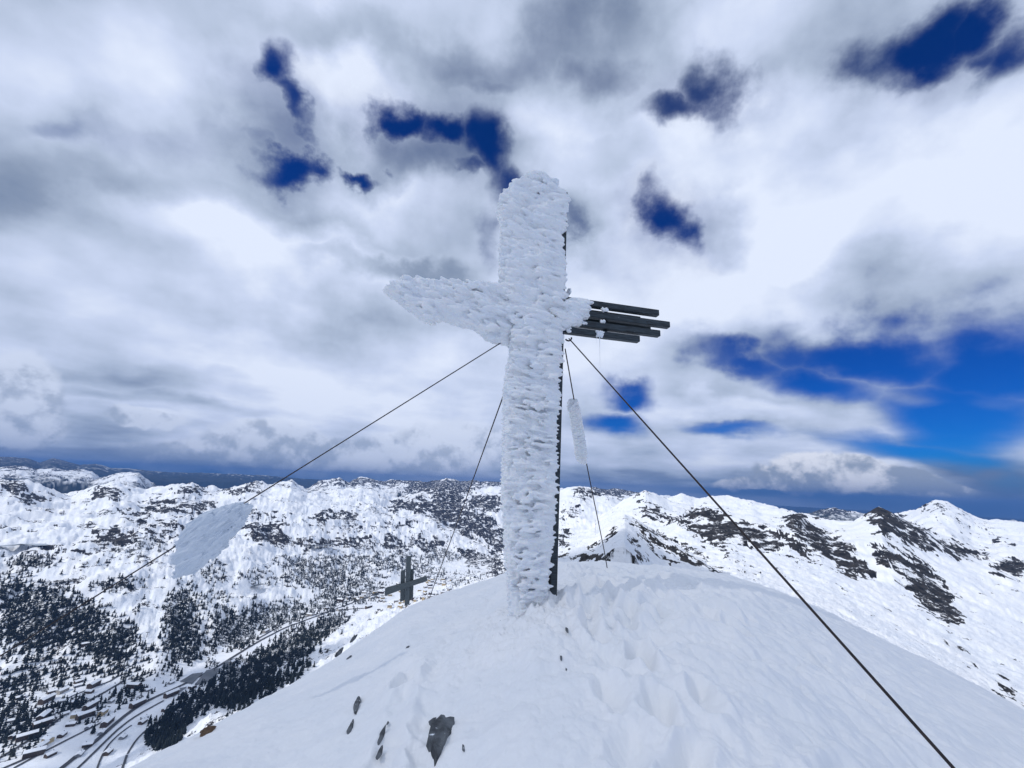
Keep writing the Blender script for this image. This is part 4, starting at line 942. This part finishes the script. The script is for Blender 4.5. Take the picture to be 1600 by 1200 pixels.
# ------------------------------------------------------------------ rocks breaking through the snow
m_rock, N, p = new_mat('dark_slate')
co = N.n('ShaderNodeTexCoord').outputs['Object']; nn = N.noise(co, 7, 7, .65); geo = N.n('ShaderNodeNewGeometry'); up = N.xyz(geo.outputs['Normal'])[2]
c = N.mix(N.smooth(nn.outputs[0], .35, .65), (.03, .035, .042), (.13, .145, .16))
fr = N.smooth(N.m('ADD', up, N.m('MULTIPLY', N.m('SUBTRACT', N.noise(co, 25, 5, .6).outputs[0], .5), 1.6)), 1.15, 1.3)
N.l(N.mix(fr, c, (.8, .85, .9)), p.inputs['Base Color']); p.inputs['Roughness'].default_value = .75
b = N.n('ShaderNodeBump'); b.inputs['Strength'].default_value = .8; b.inputs['Distance'].default_value = .01; N.l(N.noise(co, 30, 8, .7).outputs[0], b.inputs['Height']); N.l(b.outputs[0], p.inputs['Normal'])
m_earth = simple_mat('brown_earth', (.06, .035, .02), (.14, .09, .055), 12., .9, 0, .6)
def rock(x, y, w, h, label, seed, rot=0.0, name='rock', mat=None, out=.4, group=None):
    """w, h: seen size in photo pixels"""
    q = dome_hit(x, y, dome_h); D = (q - EYE) @ _f; r = np.random.RandomState(seed)
    v = ICO3[0].copy(); 
    for _ in range(11):
        n = r.normal(size=3); n /= np.linalg.norm(n); d = r.uniform(.45, .8); s = v @ n; v = v - np.outer(np.maximum(s - d, 0), n)
    v *= (1 + .10 * r.uniform(-1, 1, (len(v), 1))); v /= np.abs(v).max(0)
    a = math.radians(rot); du = RGT * math.cos(a) + UPV * math.sin(a); dv = -RGT * math.sin(a) + UPV * math.cos(a)
    s1 = w / 2 / F * D; s2 = h / 2 / F * D
    e = 1e-2; nx = -(dome_base(q[0:1] + e, q[1:2]) - dome_base(q[0:1], q[1:2]))[0] / e; ny = -(dome_base(q[0:1], q[1:2] + e) - dome_base(q[0:1], q[1:2]))[0] / e
    nr = np.array([nx, ny, 1]); nr /= np.linalg.norm(nr)
    # lay the long axes in the snow surface
    du = du - (du @ nr) * nr; du /= np.linalg.norm(du); dv = np.cross(nr, du); cosv = abs((q - EYE) @ nr) / np.linalg.norm(q - EYE)
    V_ = np.outer(v[:, 0] * s1, du) + np.outer(v[:, 1] * s2 / max(cosv, .35), dv) + np.outer(v[:, 2] * min(s1, s2) * out * 2.2, nr)
    me = mesh_np(name, V_, ICO3[1], False); o = link(name, me, mat or m_rock); o.location = q + nr * min(s1, s2) * .10; tag(o, label, 'rock', group); return o
rock(692, 1154, 38, 48, 'large grey slate rock poking out of the snow at the bottom of the picture', 1, 18, out=.75)
rock(557, 1103, 12, 24, 'dark narrow rock left of the large slate, upper of two', 2, -40)
rock(547, 1138, 10, 20, 'dark narrow rock left of the large slate, lower of two close together', 3, -35)
rock(596, 1150, 8, 24, 'thin dark stone sliver in the snow between the narrow rocks and the large slate', 4, 5)
rock(594, 1178, 9, 13, 'small dark stone below the thin sliver', 5, 0)
rock(724, 1167, 5, 12, 'tiny dark stone tip just right of the large slate', 6, -30)
rock(676, 1128, 14, 10, 'small dark stone touching the upper left of the large slate', 12, 20)
rock(325, 1144, 18, 9, 'brown clod of earth on the left skyline of the snow dome', 7, 25, 'earth_clod', m_earth, .8)
rock(886, 985, 5, 7, 'tiny dark stone at the right foot of the summit cross', 8, 0)
for k, (x, y, w, h) in enumerate(((552, 998, 16, 4), (530, 1020, 18, 5), (545, 1028, 10, 4), (877, 1028, 4, 6), (885, 1046, 4, 3), (637, 1012, 6, 3), (606, 1130, 5, 3))):
    rock(x, y, w, h, 'tiny frosted stone tip barely showing through the snow', 20 + k, 10, 'stone', None, .6, 'tiny stone tips in the snow')
